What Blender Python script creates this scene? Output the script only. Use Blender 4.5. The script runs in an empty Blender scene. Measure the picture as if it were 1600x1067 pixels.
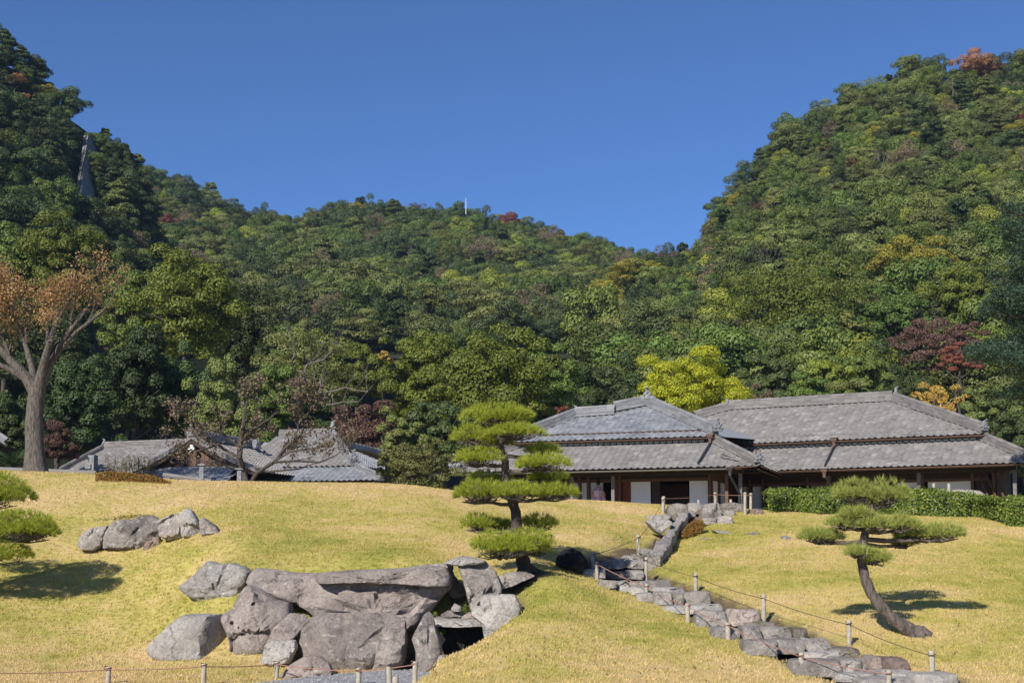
import bpy, math, random
import numpy as np
from mathutils import Vector, Matrix, noise

random.seed(7); RNG = np.random.default_rng(7)
S = bpy.context.scene
COL = S.collection

# ------------------------------------------------------------------ camera, sky, sun, exposure
PITCH = math.radians(4.5); FPX = 2000.0; SHIFT = 170.0
EYE = Vector((0.0, 0.0, 2.4))
cam_d = bpy.data.cameras.new('camera'); cam = bpy.data.objects.new('camera', cam_d); COL.objects.link(cam)
cam_d.sensor_width = 36; cam_d.lens = FPX / 1600 * 36; cam_d.shift_y = SHIFT / 1600
cam_d.clip_start = 0.1; cam_d.clip_end = 6000
cam.location = EYE; cam.rotation_euler = (math.pi / 2 + PITCH, 0, 0)
S.camera = cam

SUN_DIR = Vector((0.44, 0.80, -0.60)).normalized()          # the way the light travels
SUN_EL = math.asin(-SUN_DIR.z); SUN_AZ = math.atan2(-SUN_DIR.x, -SUN_DIR.y)
world = bpy.data.worlds.new('World'); S.world = world; world.use_nodes = True
wn = world.node_tree.nodes; wl = world.node_tree.links
sky = wn.new('ShaderNodeTexSky'); sky.sky_type = 'NISHITA'; sky.sun_disc = False
sky.sun_elevation = SUN_EL; sky.sun_rotation = SUN_AZ % (2 * math.pi)
sky.altitude = 0; sky.air_density = 0.66; sky.dust_density = 0.3; sky.ozone_density = 10.0
wl.new(sky.outputs[0], wn['Background'].inputs[0]); wn['Background'].inputs[1].default_value = 0.098
sun_d = bpy.data.lights.new('sun', 'SUN'); sun = bpy.data.objects.new('sun', sun_d); COL.objects.link(sun)
sun_d.energy = 4.6; sun_d.angle = math.radians(0.5); sun_d.color = (1.0, 0.93, 0.82)
sun.rotation_euler = SUN_DIR.to_track_quat('-Z', 'Y').to_euler()
S.view_settings.view_transform = 'Standard'; S.view_settings.look = 'None'
S.view_settings.exposure = 0.55; S.view_settings.gamma = 1.0; S.view_settings.use_curve_mapping = False
S.cycles.max_bounces = 6; S.cycles.diffuse_bounces = 3; S.cycles.glossy_bounces = 2
S.cycles.transmission_bounces = 3; S.cycles.transparent_max_bounces = 6

# ------------------------------------------------------------------ measuring: photo pixel <-> place
CP, SP = math.cos(PITCH), math.sin(PITCH)
V0 = 533.5 + SHIFT
def ray(u, v):
    dx = (u - 800) / FPX; dy = (V0 - v) / FPX
    return Vector((dx, CP - dy * SP, SP + dy * CP))
def W(u, v, Y):
    d = ray(u, v); return EYE + d * (Y / d.y)
def px(p):
    q = Vector(p) - EYE; zc = q.y * CP + q.z * SP; yc = -q.y * SP + q.z * CP
    return (800 + FPX * q.x / zc, V0 - FPX * yc / zc)

# ------------------------------------------------------------------ mesh helpers
class MB:
    def __init__(s): s.v = []; s.f = []; s.m = []
    def add(s, v, f, m=0):
        o = len(s.v); s.v.extend([tuple(p) for p in v]); s.f.extend([tuple(i + o for i in q) for q in f]); s.m.extend([m] * len(f))
    def box(s, c, sx, sy, sz, ax=None, m=0):
        """centre, half sizes, optional 3 axes"""
        c = Vector(c); X, Y, Z = ax if ax else (Vector((1, 0, 0)), Vector((0, 1, 0)), Vector((0, 0, 1)))
        P = [c + X * sx * i + Y * sy * j + Z * sz * k for k in (-1, 1) for j in (-1, 1) for i in (-1, 1)]
        s.add(P, [(0, 2, 3, 1), (4, 5, 7, 6), (0, 1, 5, 4), (2, 6, 7, 3), (0, 4, 6, 2), (1, 3, 7, 5)], m)
    def tube(s, pts, rad, n=6, m=0, cap=True):
        pts = [Vector(p) for p in pts]
        if not hasattr(rad, '__len__'): rad = [rad] * len(pts)
        V = []; F = []; up = None
        for i, p in enumerate(pts):
            d = (pts[min(i + 1, len(pts) - 1)] - pts[max(i - 1, 0)])
            if d.length < 1e-9: d = Vector((0, 0, 1))
            d.normalize()
            if up is None: up = d.orthogonal().normalized()
            up = (up - d * up.dot(d))
            if up.length < 1e-6: up = d.orthogonal()
            up.normalize(); w = d.cross(up)
            for k in range(n):
                a = 2 * math.pi * k / n
                V.append(p + (up * math.cos(a) + w * math.sin(a)) * rad[i])
        for i in range(len(pts) - 1):
            for k in range(n):
                a = i * n + k; b = i * n + (k + 1) % n
                F.append((a, b, b + n, a + n))
        if cap:
            F.append(tuple(range(n))[::-1]); F.append(tuple((len(pts) - 1) * n + k for k in range(n)))
        s.add(V, F, m)
    def quads(s, V, m=0):
        """V: array (n,4,3) of separate quads"""
        n = len(V); o = len(s.v)
        s.v.extend(map(tuple, V.reshape(-1, 3).tolist()))
        idx = (np.arange(n * 4).reshape(n, 4) + o).tolist()
        s.f.extend(map(tuple, idx)); s.m.extend([m] * n)
    def mesh(s, name, mats, smooth=None):
        me = bpy.data.meshes.new(name); me.from_pydata(s.v, [], s.f)
        for mt in (mats if isinstance(mats, (list, tuple)) else [mats]): me.materials.append(mt)
        if any(s.m): me.polygons.foreach_set('material_index', s.m)
        if smooth is not None:
            me.polygons.foreach_set('use_smooth', [True] * len(me.polygons))
            if smooth < 180: me.set_sharp_from_angle(angle=math.radians(smooth))
        me.update(); return me
    def obj(s, name, mats, parent=None, smooth=None, loc=None):
        me = s.mesh(name, mats, smooth); return link(name, me, parent, loc)
def link(name, me, parent=None, loc=None):
    o = bpy.data.objects.new(name, me); COL.objects.link(o)
    if parent:
        o.parent = parent
    if loc is not None: o.location = loc
    return o
def tag(o, label=None, cat=None, group=None, kind=None):
    if label: o['label'] = label
    if cat: o['category'] = cat
    if group: o['group'] = group
    if kind: o['kind'] = kind
    return o
def empty(name, loc, label=None, cat=None, group=None):
    o = bpy.data.objects.new(name, None); COL.objects.link(o); o.location = loc; o.empty_display_size = .2
    return tag(o, label, cat, group)
def adopt(o, root):
    """parent a mesh built in world coordinates under an Empty that only has a location"""
    o.parent = root; o.matrix_parent_inverse = Matrix.Translation(-Vector(root.location)); return o
def unit(v): v = Vector(v); v.normalize(); return v

# ------------------------------------------------------------------ materials
def newmat(name):
    m = bpy.data.materials.new(name); m.use_nodes = True
    nt = m.node_tree; return m, nt, nt.nodes, nt.links, nt.nodes['Principled BSDF']
def ramp(N, stops):
    r = N.new('ShaderNodeValToRGB'); e = r.color_ramp.elements
    while len(e) < len(stops): e.new(0.5)
    for i, (p, c) in enumerate(stops): e[i].position = p; e[i].color = (*c, 1)
    return r
def noise_n(N, L, scale, detail=5, rough=.6, coord=None):
    t = N.new('ShaderNodeTexNoise'); t.inputs['Scale'].default_value = scale
    t.inputs['Detail'].default_value = detail; t.inputs['Roughness'].default_value = rough
    if coord is not None: L.new(coord, t.inputs['Vector'])
    return t
def mixc(N, L, fac, a, b, mode='MIX'):
    x = N.new('ShaderNodeMix'); x.data_type = 'RGBA'; x.blend_type = mode
    for sock, val in ((x.inputs[0], fac), (x.inputs[6], a), (x.inputs[7], b)):
        if hasattr(val, 'links'): L.new(val, sock)
        elif isinstance(val, (int, float)): sock.default_value = val
        else: sock.default_value = (*val, 1)
    return x.outputs[2]
def bump(N, L, h, strength, dist, bsdf):
    b = N.new('ShaderNodeBump'); b.inputs['Strength'].default_value = strength; b.inputs['Distance'].default_value = dist
    L.new(h, b.inputs['Height']); L.new(b.outputs[0], bsdf.inputs['Normal']); return b
def wpos(N): return N.new('ShaderNodeNewGeometry').outputs['Position']
def objpos(N): return N.new('ShaderNodeTexCoord').outputs['Object']

def mat_leaf(name, cols, tree_var=.25, trans=.3, hue=.0, rough=.55):
    """leaf colours: spread over the leaves of a crown, and a shift per tree"""
    m, nt, N, L, B = newmat(name)
    g = N.new('ShaderNodeNewGeometry'); oi = N.new('ShaderNodeObjectInfo')
    st = [(i / max(1, len(cols) - 1), c) for i, c in enumerate(cols)]
    r = ramp(N, st); L.new(g.outputs['Random Per Island'], r.inputs[0])
    hs = N.new('ShaderNodeHueSaturation'); L.new(r.outputs[0], hs.inputs['Color'])
    mr = N.new('ShaderNodeMapRange'); L.new(oi.outputs['Random'], mr.inputs[0])
    mr.inputs[3].default_value = 1 - tree_var; mr.inputs[4].default_value = 1 + tree_var
    L.new(mr.outputs[0], hs.inputs['Value'])
    if hue:
        ml = N.new('ShaderNodeMath'); ml.operation = 'MULTIPLY'; ml.inputs[1].default_value = 7.13
        L.new(oi.outputs['Random'], ml.inputs[0])
        fr = N.new('ShaderNodeMath'); fr.operation = 'FRACT'; L.new(ml.outputs[0], fr.inputs[0])
        m2 = N.new('ShaderNodeMapRange'); L.new(fr.outputs[0], m2.inputs[0])
        m2.inputs[3].default_value = .5 - hue; m2.inputs[4].default_value = .5 + hue * .15
        L.new(m2.outputs[0], hs.inputs['Hue'])
    L.new(hs.outputs[0], B.inputs['Base Color']); B.inputs['Roughness'].default_value = rough
    B.inputs['Specular IOR Level'].default_value = .3
    tr = N.new('ShaderNodeBsdfTranslucent'); L.new(hs.outputs[0], tr.inputs['Color'])
    mx = N.new('ShaderNodeMixShader'); mx.inputs[0].default_value = trans
    L.new(B.outputs[0], mx.inputs[1]); L.new(tr.outputs[0], mx.inputs[2])
    L.new(mx.outputs[0], N['Material Output'].inputs[0]); return m
def mat_bark(name, a, b, scale=9, bs=.6):
    m, nt, N, L, B = newmat(name); c = objpos(N)
    mp = N.new('ShaderNodeMapping'); mp.inputs['Scale'].default_value = (1, 1, .28); L.new(c, mp.inputs[0])
    n = noise_n(N, L, scale, 6, .65, mp.outputs[0]); r = ramp(N, [(.35, a), (.65, b)]); L.new(n.outputs[0], r.inputs[0])
    L.new(r.outputs[0], B.inputs['Base Color']); B.inputs['Roughness'].default_value = .9
    bump(N, L, n.outputs[0], bs, .09, B); return m
def mat_rock(name, dark, mid, light, stain=(.10, .08, .07), scale=1.6, moss=0):
    m, nt, N, L, B = newmat(name); c = wpos(N); oi = N.new('ShaderNodeObjectInfo')
    n1 = noise_n(N, L, scale, 8, .62, c); r1 = ramp(N, [(.28, dark), (.5, mid), (.72, light)]); L.new(n1.outputs[0], r1.inputs[0])
    n2 = noise_n(N, L, scale * 9, 5, .7, c); r2 = ramp(N, [(.28, (.5, .49, .48)), (.5, (.95, .95, .95)), (.72, (1.2, 1.2, 1.2))]); L.new(n2.outputs[0], r2.inputs[0])
    col = mixc(N, L, 1.0, r1.outputs[0], r2.outputs[0], 'MULTIPLY')
    n3 = noise_n(N, L, .9, 6, .7, c); r3 = ramp(N, [(.52, (0, 0, 0)), (.7, (.75, .75, .75))]); L.new(n3.outputs[0], r3.inputs[0])
    col = mixc(N, L, r3.outputs[0], col, stain)
    hs = N.new('ShaderNodeHueSaturation'); L.new(col, hs.inputs['Color'])
    mr = N.new('ShaderNodeMapRange'); L.new(oi.outputs['Random'], mr.inputs[0]); mr.inputs[3].default_value = .82; mr.inputs[4].default_value = 1.15
    L.new(mr.outputs[0], hs.inputs['Value']); col = hs.outputs[0]
    if moss:
        n4 = noise_n(N, L, 2.5, 6, .7, c); r4 = ramp(N, [(.55, (0, 0, 0)), (.68, (1, 1, 1))]); L.new(n4.outputs[0], r4.inputs[0])
        col = mixc(N, L, r4.outputs[0], col, (.10, .11, .03))
    n5 = noise_n(N, L, 7, 4, .6, c); r5 = ramp(N, [(.60, (0, 0, 0)), (.67, (.7, .7, .7))]); L.new(n5.outputs[0], r5.inputs[0]); col = mixc(N, L, r5.outputs[0], col, tuple(min(.6, x * 1.25) for x in light))
    dsp = N.new('ShaderNodeVectorMath'); dsp.operation = 'MULTIPLY_ADD'; dn_ = noise_n(N, L, 1.7, 5, .7, c); L.new(dn_.outputs['Color'], dsp.inputs[0]); dsp.inputs[1].default_value = (.9, .9, .9); L.new(c, dsp.inputs[2])
    ve = N.new('ShaderNodeTexVoronoi'); ve.feature = 'DISTANCE_TO_EDGE'; ve.inputs['Scale'].default_value = .5; L.new(dsp.outputs[0], ve.inputs['Vector'])
    rc_ = ramp(N, [(.003, (.6, .6, .6)), (.014, (0, 0, 0))]); L.new(ve.outputs['Distance'], rc_.inputs[0]); col = mixc(N, L, rc_.outputs[0], col, tuple(x * .28 for x in dark))
    L.new(col, B.inputs['Base Color']); B.inputs['Roughness'].default_value = .92; B.inputs['Specular IOR Level'].default_value = .2
    ad = N.new('ShaderNodeMath'); ad.operation = 'ADD'; L.new(n1.outputs[0], ad.inputs[0])
    vo = noise_n(N, L, 16, 6, .75, c); L.new(vo.outputs[0], ad.inputs[1])
    bump(N, L, ad.outputs[0], 1.0, .09, B); return m
def mat_plain(name, a, b, scale=6, rough=.8, bs=.0, spec=.3, coords=wpos, metal=0):
    m, nt, N, L, B = newmat(name); n = noise_n(N, L, scale, 5, .6, coords(N))
    r = ramp(N, [(.3, a), (.7, b)]); L.new(n.outputs[0], r.inputs[0]); L.new(r.outputs[0], B.inputs['Base Color'])
    B.inputs['Roughness'].default_value = rough; B.inputs['Specular IOR Level'].default_value = spec; B.inputs['Metallic'].default_value = metal
    if bs: bump(N, L, n.outputs[0], bs, .02, B)
    return m
def mat_tile(name, cols, rough=.55):
    m, nt, N, L, B = newmat(name); g = N.new('ShaderNodeNewGeometry')
    r = ramp(N, [(i / (len(cols) - 1), c) for i, c in enumerate(cols)]); L.new(g.outputs['Random Per Island'], r.inputs[0])
    n = noise_n(N, L, 1.3, 6, .7, g.outputs['Position']); r2 = ramp(N, [(.3, (.84, .83, .81)), (.7, (1.1, 1.1, 1.1))]); L.new(n.outputs[0], r2.inputs[0])
    L.new(mixc(N, L, 1.0, r.outputs[0], r2.outputs[0], 'MULTIPLY'), B.inputs['Base Color'])
    B.inputs['Roughness'].default_value = rough; B.inputs['Specular IOR Level'].default_value = .35
    n2 = noise_n(N, L, 25, 4, .6, g.outputs['Position']); bump(N, L, n2.outputs[0], .25, .01, B); return m

M = {}
M['rock'] = mat_rock('rock_grey', (0.251, 0.222, 0.202), (0.389, 0.345, 0.313), (0.527, 0.481, 0.435))
M['rock_mauve'] = mat_rock('rock_mauve', (0.239, 0.203, 0.185), (0.358, 0.308, 0.278), (0.452, 0.394, 0.359), stain=(0.164, 0.129, 0.116))
M['rock_pale'] = mat_rock('rock_pale', (0.339, 0.314, 0.290), (0.478, 0.443, 0.406), (0.590, 0.554, 0.499), stain=(0.302, 0.271, 0.243))
M['rock_pink'] = mat_rock('rock_pink', (0.339, 0.271, 0.232), (0.452, 0.370, 0.325), (0.553, 0.469, 0.417))
M['rock_black'] = mat_rock('rock_black', (0.012, 0.012, 0.015), (0.031, 0.030, 0.034), (0.072, 0.071, 0.071), stain=(0.012, 0.012, 0.013))
M['rock_brown'] = mat_rock('rock_brown', (0.176, 0.123, 0.099), (0.264, 0.197, 0.162), (0.339, 0.271, 0.232))
M['step'] = mat_rock('step_stone', (0.251, 0.228, 0.209), (0.389, 0.351, 0.319), (0.527, 0.481, 0.435), stain=(0.150, 0.123, 0.104), moss=0)
M['step_moss'] = mat_rock('step_stone_mossy', (0.188, 0.173, 0.139), (0.276, 0.246, 0.209), (0.377, 0.345, 0.301), moss=1)
M['step_pale'] = mat_rock('step_stone_pale', (0.377, 0.351, 0.325), (0.490, 0.456, 0.417), (0.578, 0.542, 0.499), stain=(0.327, 0.296, 0.267))
M['soil'] = mat_plain('soil', (.10, .075, .05), (.17, .13, .09), 14, .95, .5)
M['wood_post'] = mat_plain('weathered_post_wood', (.27, .24, .19), (.43, .39, .32), 18, .9, .4)
M['rope_red'] = mat_plain('rope_red', (.26, .13, .10), (.34, .19, .15), 30, .9)
M['rope_dark'] = mat_plain('rope_dark', (.10, .075, .05), (.16, .12, .08), 30, .9)
M['tile_blue'] = mat_tile('tile_blue_grey', [(.165, .177, .205), (.235, .25, .278), (.285, .297, .325), (.20, .212, .242)])
M['tile_grey'] = mat_tile('tile_weathered_grey', [(.18, .173, .17), (.245, .236, .232), (.21, .204, .202), (.265, .255, .25), (.225, .21, .202), (.32, .308, .30)], .75)
M['ridge'] = mat_tile('ridge_tile', [(.15, .155, .17), (.20, .205, .22), (.24, .245, .26)])
M['ridge_old'] = mat_tile('ridge_tile_old', [(.13, .125, .125), (.18, .17, .165), (.21, .20, .195)], .8)
M['orn'] = mat_plain('ornament_clay', (.12, .125, .135), (.26, .265, .28), 9, .7, .3)
M['plaster'] = mat_plain('white_plaster', (.62, .62, .60), (.72, .72, .70), 8, .8)
M['copper'] = mat_plain('gutter_copper', (.085, .05, .04), (.13, .08, .06), 10, .5, 0, .4)
M['pipe'] = mat_plain('pipe_dark', (.02, .02, .022), (.04, .04, .045), 10, .5, 0, .4)
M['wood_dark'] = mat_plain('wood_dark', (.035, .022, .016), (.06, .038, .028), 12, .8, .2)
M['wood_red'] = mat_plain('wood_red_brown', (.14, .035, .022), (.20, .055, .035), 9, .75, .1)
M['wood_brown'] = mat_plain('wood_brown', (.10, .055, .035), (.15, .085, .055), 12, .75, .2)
M['wood_grey'] = mat_plain('wood_grey', (.13, .12, .115), (.20, .185, .175), 12, .85, .2)
M['shoji'] = mat_plain('paper_screen', (.70, .70, .72), (.78, .78, .80), 2, .9)
M['bark_grey'] = mat_bark('bark_grey', (.045, .038, .032), (.17, .145, .125), 16, 1.0)
M['bark_pine'] = mat_bark('bark_pine', (.05, .038, .032), (.19, .155, .135), 14, 1)
M['bark_pine_dark'] = mat_bark('bark_pine_dark', (.03, .022, .018), (.10, .075, .06), 14, 1)
M['bark_dark'] = mat_bark('bark_dark', (.035, .028, .022), (.085, .07, .058))
M['bark_pale'] = mat_bark('bark_pale', (.30, .27, .24), (.45, .42, .38))
# ------------------------------------------------------------------ terrain: the lawn mounds
def _tps(pts):
    P = np.array([(p[0], p[1]) for p in pts], float); z = np.array([p[2] for p in pts], float)
    n = len(P); d = np.linalg.norm(P[:, None] - P[None], axis=2)
    K = np.where(d > 0, d * d * np.log(d + 1e-12), 0) + np.eye(n) * 0.25
    A = np.zeros((n + 3, n + 3)); A[:n, :n] = K; A[:n, n] = 1; A[:n, n + 1:] = P; A[n, :n] = 1; A[n + 1:, :n] = P.T
    b = np.zeros(n + 3); b[:n] = z; w = np.linalg.solve(A, b)
    def f(x, y):
        x = np.asarray(x, float).ravel(); y = np.asarray(y, float).ravel(); out = np.empty(len(x))
        for i in range(0, len(x), 20000):
            q = np.stack([x[i:i + 20000], y[i:i + 20000]], 1)
            dd = np.linalg.norm(q[:, None] - P[None], axis=2)
            out[i:i + 20000] = (dd * dd * np.log(dd + 1e-12)) @ w[:n] + w[n] + q @ w[n + 1:]
        return out
    return f
CTRL = []
def c(u, v, Y): CTRL.append(tuple(W(u, v, Y)))
def cw(*p): CTRL.append(p)
# left mound
for u in (-420, -200, 0, 190):
    for v, Y in ((1062, 24), (1036, 27), (985, 29.6), (930, 32), (880, 34.4), (830, 37), (785, 39.8), (757, 42.3)): c(u, v - (6 if u < 0 and v < 800 else 0), Y)
for u, v in ((-300, 728), (-100, 730), (40, 736), (150, 741), (240, 748)): c(u, v, 45)
for u in (330, 430, 560, 660):
    c(u, 1045, 26); c(u, 886, 30.2); c(u, 850, 32.6); c(u, 812, 36); c(u, 780, 39.5)
c(300, 925, 30.6); c(235, 985, 29.4); c(260, 905, 32)
for u in (265, 330, 400, 460): c(u, 1037, 26.7)
c(330, 753, 44); c(430, 753, 44.5); c(560, 755, 45); c(650, 761, 45); c(720, 769, 45)
# middle: hollow of the grotto, pine knoll
cw(-3.2, 24, 0); cw(-2.2, 25.5, 0); cw(-1.3, 26.2, 0); cw(-0.95, 27.4, .0); cw(-1.2, 28.4, .15); cw(-2.6, 27.4, .05); cw(-4, 26.4, 0); cw(-5.5, 25, 0)
c(730, 880, 31.2); c(740, 850, 33.6); c(740, 810, 37.5)
c(822, 891, 29.4); c(850, 899, 28.7); c(842, 928, 27.8); c(820, 955, 27.0); c(880, 900, 29.5)
c(806, 964, 26.2); c(770, 1002, 24.6); c(710, 1040, 23.2)
c(700, 1066, 21.8); c(800, 1040, 22.6); c(800, 1075, 20.8); c(900, 1062, 21.4); c(880, 1000, 24.4); c(900, 950, 27)
c(1000, 1062, 21.5); c(1000, 1000, 24.8); c(950, 945, 27.8)
c(860, 862, 32.6); c(860, 820, 37); c(860, 795, 41); c(900, 781, 45); c(960, 783, 45.5); c(1020, 788, 45.5)
c(950, 830, 36.8); c(990, 815, 40.5); c(970, 852, 34.8)
# along the stairway
STAIR = [(1420, 1072, 21.8), (1300, 1040, 23.8), (1230, 1005, 25.6), (1150, 968, 27.7), (1080, 938, 29.4), (1010, 912, 31), (955, 890, 32.6),
         (985, 875, 34.2), (1020, 857, 36.3), (1052, 828, 39.8), (1088, 806, 42.6), (1105, 795, 44.2)]
for s_ in STAIR: c(*s_)
for q in ((1250, 1062, 22.1), (1150, 1012, 24.2), (1060, 972, 26.6), (960, 925, 30), (905, 893, 31.8)): c(*q)
# right mound
for q in ((1470, 1062, 21.9), (1600, 1062, 22.4), (1760, 1062, 22.6), (1600, 1000, 25.4), (1760, 1000, 25.6), (1420, 990, 26), (1330, 975, 27), (1250, 945, 28.8),
          (1150, 905, 31.4), (1070, 880, 33.4), (1060, 850, 36.6), (1110, 822, 40.4), (1160, 800, 43.8), (1200, 840, 36.8), (1210, 801, 43.6), (1200, 870, 33.8),
          (1300, 900, 31), (1320, 850, 36), (1310, 803, 43.6), (1450, 920, 29.6), (1450, 860, 35), (1450, 808, 43), (1600, 935, 29), (1600, 875, 34.4),
          (1580, 828, 40.6), (1780, 880, 34), (1780, 835, 40)): c(*q)
# the terrace behind the crest, and the far surroundings
for x in (-40, -26, -14, -4): cw(x, 50, 4.3); cw(x, 55, 3.4); cw(x, 70, 3.0)
for x in (4, 12, 20, 30): cw(x, 49, 3.7); cw(x, 56, 3.3); cw(x, 70, 3.0)
for x in (-40, -15, 10, 40): cw(x, 100, 3.0); cw(x, 0, .8); cw(x, 12, .4)
for y in (25, 35, 45): cw(-42, y, .2 + max(0, y - 27) * .26); cw(42, y, max(0, y - 24) * .17)
_base = _tps(CTRL)
STAIR_W = [Vector(W(*s_)) for s_ in STAIR]
_st = np.array([(p.x, p.y, p.z) for p in STAIR_W])
def stair_dist(x, y):
    x = np.asarray(x, float); y = np.asarray(y, float); best = np.full(x.shape, 1e9); tt = np.zeros(x.shape)
    for i in range(len(_st) - 1):
        a = _st[i, :2]; b = _st[i + 1, :2]; ab = b - a; l2 = ab @ ab
        t = np.clip(((x - a[0]) * ab[0] + (y - a[1]) * ab[1]) / l2, 0, 1)
        d = np.hypot(x - a[0] - t * ab[0], y - a[1] - t * ab[1])
        m = d < best; best = np.where(m, d, best); tt = np.where(m, i + t, tt)
    return best, tt
GRAVEL = [(-7, 20.5), (-5.6, 22.4), (-4.9, 23.3), (-4.2, 24.3), (-3.5, 25.3), (-2.6, 26.0), (-1.8, 26.3), (-1.3, 26.3), (-1.25, 25.4), (-1.35, 24.4), (-1.5, 23.2), (-1.6, 22), (-1.2, 20.5), (6, 16), (6, -8), (-14, -8), (-14, 16)]
def inpoly(x, y, poly):
    x = np.asarray(x, float); y = np.asarray(y, float); r = np.zeros(x.shape, bool); n = len(poly)
    for i in range(n):
        x0, y0 = poly[i]; x1, y1 = poly[(i + 1) % n]
        cnd = ((y0 > y) != (y1 > y)) & (x < (x1 - x0) * (y - y0) / ((y1 - y0) or 1e-9) + x0); r ^= cnd
    return r
def height(x, y, trench=True):
    x = np.asarray(x, float); y = np.asarray(y, float); sh = x.shape
    z = _base(x, y).reshape(sh)
    far = np.clip((np.hypot(x, y) - 75) / 40, 0, 1); z = z * (1 - far) + 3.0 * far
    z = np.where((y > 48), np.clip(z, 2.6, 5), z)
    z = z + .035 * np.sin(x * .9 + 1.7 * np.sin(y * .6)) * np.cos(y * .8 + x * .23)
    if trench:
        d, t = stair_dist(x, y); k = np.clip((1.05 - d) / .45, 0, 1); z = z - .13 * k * k * (3 - 2 * k)
    return z
def H(x, y, trench=False): return float(height(np.array([x]), np.array([y]), trench)[0])
_hx = np.arange(-26, 26.01, .1); _hy = np.arange(16, 54, .1)
_HG = height(*np.meshgrid(_hx, _hy), trench=False)
def Hq(x, y):
    i = (x + 26) / .1; j = (y - 16) / .1
    i = min(max(i, 0), len(_hx) - 1.001); j = min(max(j, 0), len(_hy) - 1.001)
    i0 = int(i); j0 = int(j); a = i - i0; b = j - j0
    return float((_HG[j0, i0] * (1 - a) + _HG[j0, i0 + 1] * a) * (1 - b) + (_HG[j0 + 1, i0] * (1 - a) + _HG[j0 + 1, i0 + 1] * a) * b)
def hit(u, v, ymin=18.0, ymax=52.0):
    """the place on the lawn seen at a pixel"""
    d = ray(u, v); Y = ymin
    while Y < ymax:
        p = EYE + d * (Y / d.y)
        if p.z <= Hq(p.x, p.y): return p
        Y += .05
    return None

def axis(lims): 
    out = []
    for a, b, s in lims: out.extend(np.arange(a, b, s))
    out.append(lims[-1][1]); return np.array(out)
gx = axis([(-900, -100, 80), (-100, -40, 6), (-40, -22, .6), (-22, 24, .22), (24, 40, .8), (40, 100, 6), (100, 900, 80)])
gy = axis([(-300, -20, 40), (-20, 18, 2), (18, 48, .22), (48, 60, .6), (60, 110, 3)])
GX, GY = np.meshgrid(gx, gy); GZ = height(GX, GY)
g_gr = inpoly(GX, GY, GRAVEL); GZ = np.where(g_gr & (GY > 15), np.minimum(GZ, 0.0) * .2, GZ)
sd, stt = stair_dist(GX, GY)
nx, ny = len(gx), len(gy)
gv = np.stack([GX, GY, GZ], 2).reshape(-1, 3)
ii = np.arange(nx - 1)[None] + np.arange(ny - 1)[:, None] * nx
gf = np.stack([ii, ii + 1, ii + 1 + nx, ii + nx], 2).reshape(-1, 4)
me = bpy.data.meshes.new('lawn'); me.from_pydata(gv.tolist(), [], gf.tolist())
me.polygons.foreach_set('use_smooth', [True] * len(me.polygons))
SOIL_SPOTS = [(0.32, 29.2, .9), (-1.1, 27.6, 1.6)]
SW = np.interp(stt, [0, 6, 7, 8.2, 9, 11], [1.1, 1.05, .75, .38, .35, .8]); soil = np.clip((SW - sd) / .2, 0, 1)
for sx_, sy_, sr_ in SOIL_SPOTS: soil = np.maximum(soil, np.clip((sr_ - np.hypot(GX - sx_, GY - sy_)) / .4, 0, 1))
at = me.attributes.new('soil', 'FLOAT', 'POINT'); at.data.foreach_set('value', soil.ravel().astype(np.float32))
frx = (GX / np.maximum(GY, .1)); infr = (np.abs(frx) < .58) & (GY > 20) & (GY < 47.5)
dens = np.where(infr & ~g_gr, 1.0, 0) * np.clip(1 - soil * 1.3, 0, 1)
dens *= np.interp(GY, [20, 30, 47], [1, .8, .55])
at = me.attributes.new('grass_density', 'FLOAT', 'POINT'); at.data.foreach_set('value', dens.ravel().astype(np.float32))

def lawn_colour(N, L, dark=1.0):
    p = wpos(N)
    n1 = noise_n(N, L, .22, 4, .6, p); n2 = noise_n(N, L, 1.1, 5, .65, p); n3 = noise_n(N, L, 7, 4, .7, p)
    sm = N.new('ShaderNodeMath'); sm.operation = 'MULTIPLY_ADD'; L.new(n2.outputs[0], sm.inputs[0]); sm.inputs[1].default_value = .65; L.new(n1.outputs[0], sm.inputs[2])
    s2 = N.new('ShaderNodeMath'); s2.operation = 'MULTIPLY_ADD'; L.new(n3.outputs[0], s2.inputs[0]); s2.inputs[1].default_value = .35; L.new(sm.outputs[0], s2.inputs[2])
    sx = N.new('ShaderNodeSeparateXYZ'); L.new(p, sx.inputs[0])
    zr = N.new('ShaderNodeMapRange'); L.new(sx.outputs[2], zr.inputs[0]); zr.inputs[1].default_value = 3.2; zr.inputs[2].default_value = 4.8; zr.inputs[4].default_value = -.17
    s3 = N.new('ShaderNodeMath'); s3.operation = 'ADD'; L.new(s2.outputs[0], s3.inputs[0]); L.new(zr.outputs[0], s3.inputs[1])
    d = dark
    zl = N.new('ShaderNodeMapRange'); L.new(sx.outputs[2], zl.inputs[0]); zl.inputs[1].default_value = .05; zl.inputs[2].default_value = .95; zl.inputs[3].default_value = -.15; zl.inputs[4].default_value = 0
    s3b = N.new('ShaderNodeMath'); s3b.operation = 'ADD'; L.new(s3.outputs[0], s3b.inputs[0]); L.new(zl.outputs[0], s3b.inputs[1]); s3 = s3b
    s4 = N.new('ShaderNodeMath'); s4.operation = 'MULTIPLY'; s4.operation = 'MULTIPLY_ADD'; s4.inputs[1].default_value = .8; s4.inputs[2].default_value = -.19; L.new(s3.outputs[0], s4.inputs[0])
    r = ramp(N, [(.42, (.66 * d, .50 * d, .26 * d)), (.54, (.58 * d, .465 * d, .19 * d)), (.65, (.48 * d, .415 * d, .125 * d)), (.77, (.34 * d, .335 * d, .075 * d))])
    L.new(s4.outputs[0], r.inputs[0]); return r.outputs[0]
m, nt, N, L, B = newmat('lawn_ground')
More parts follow.
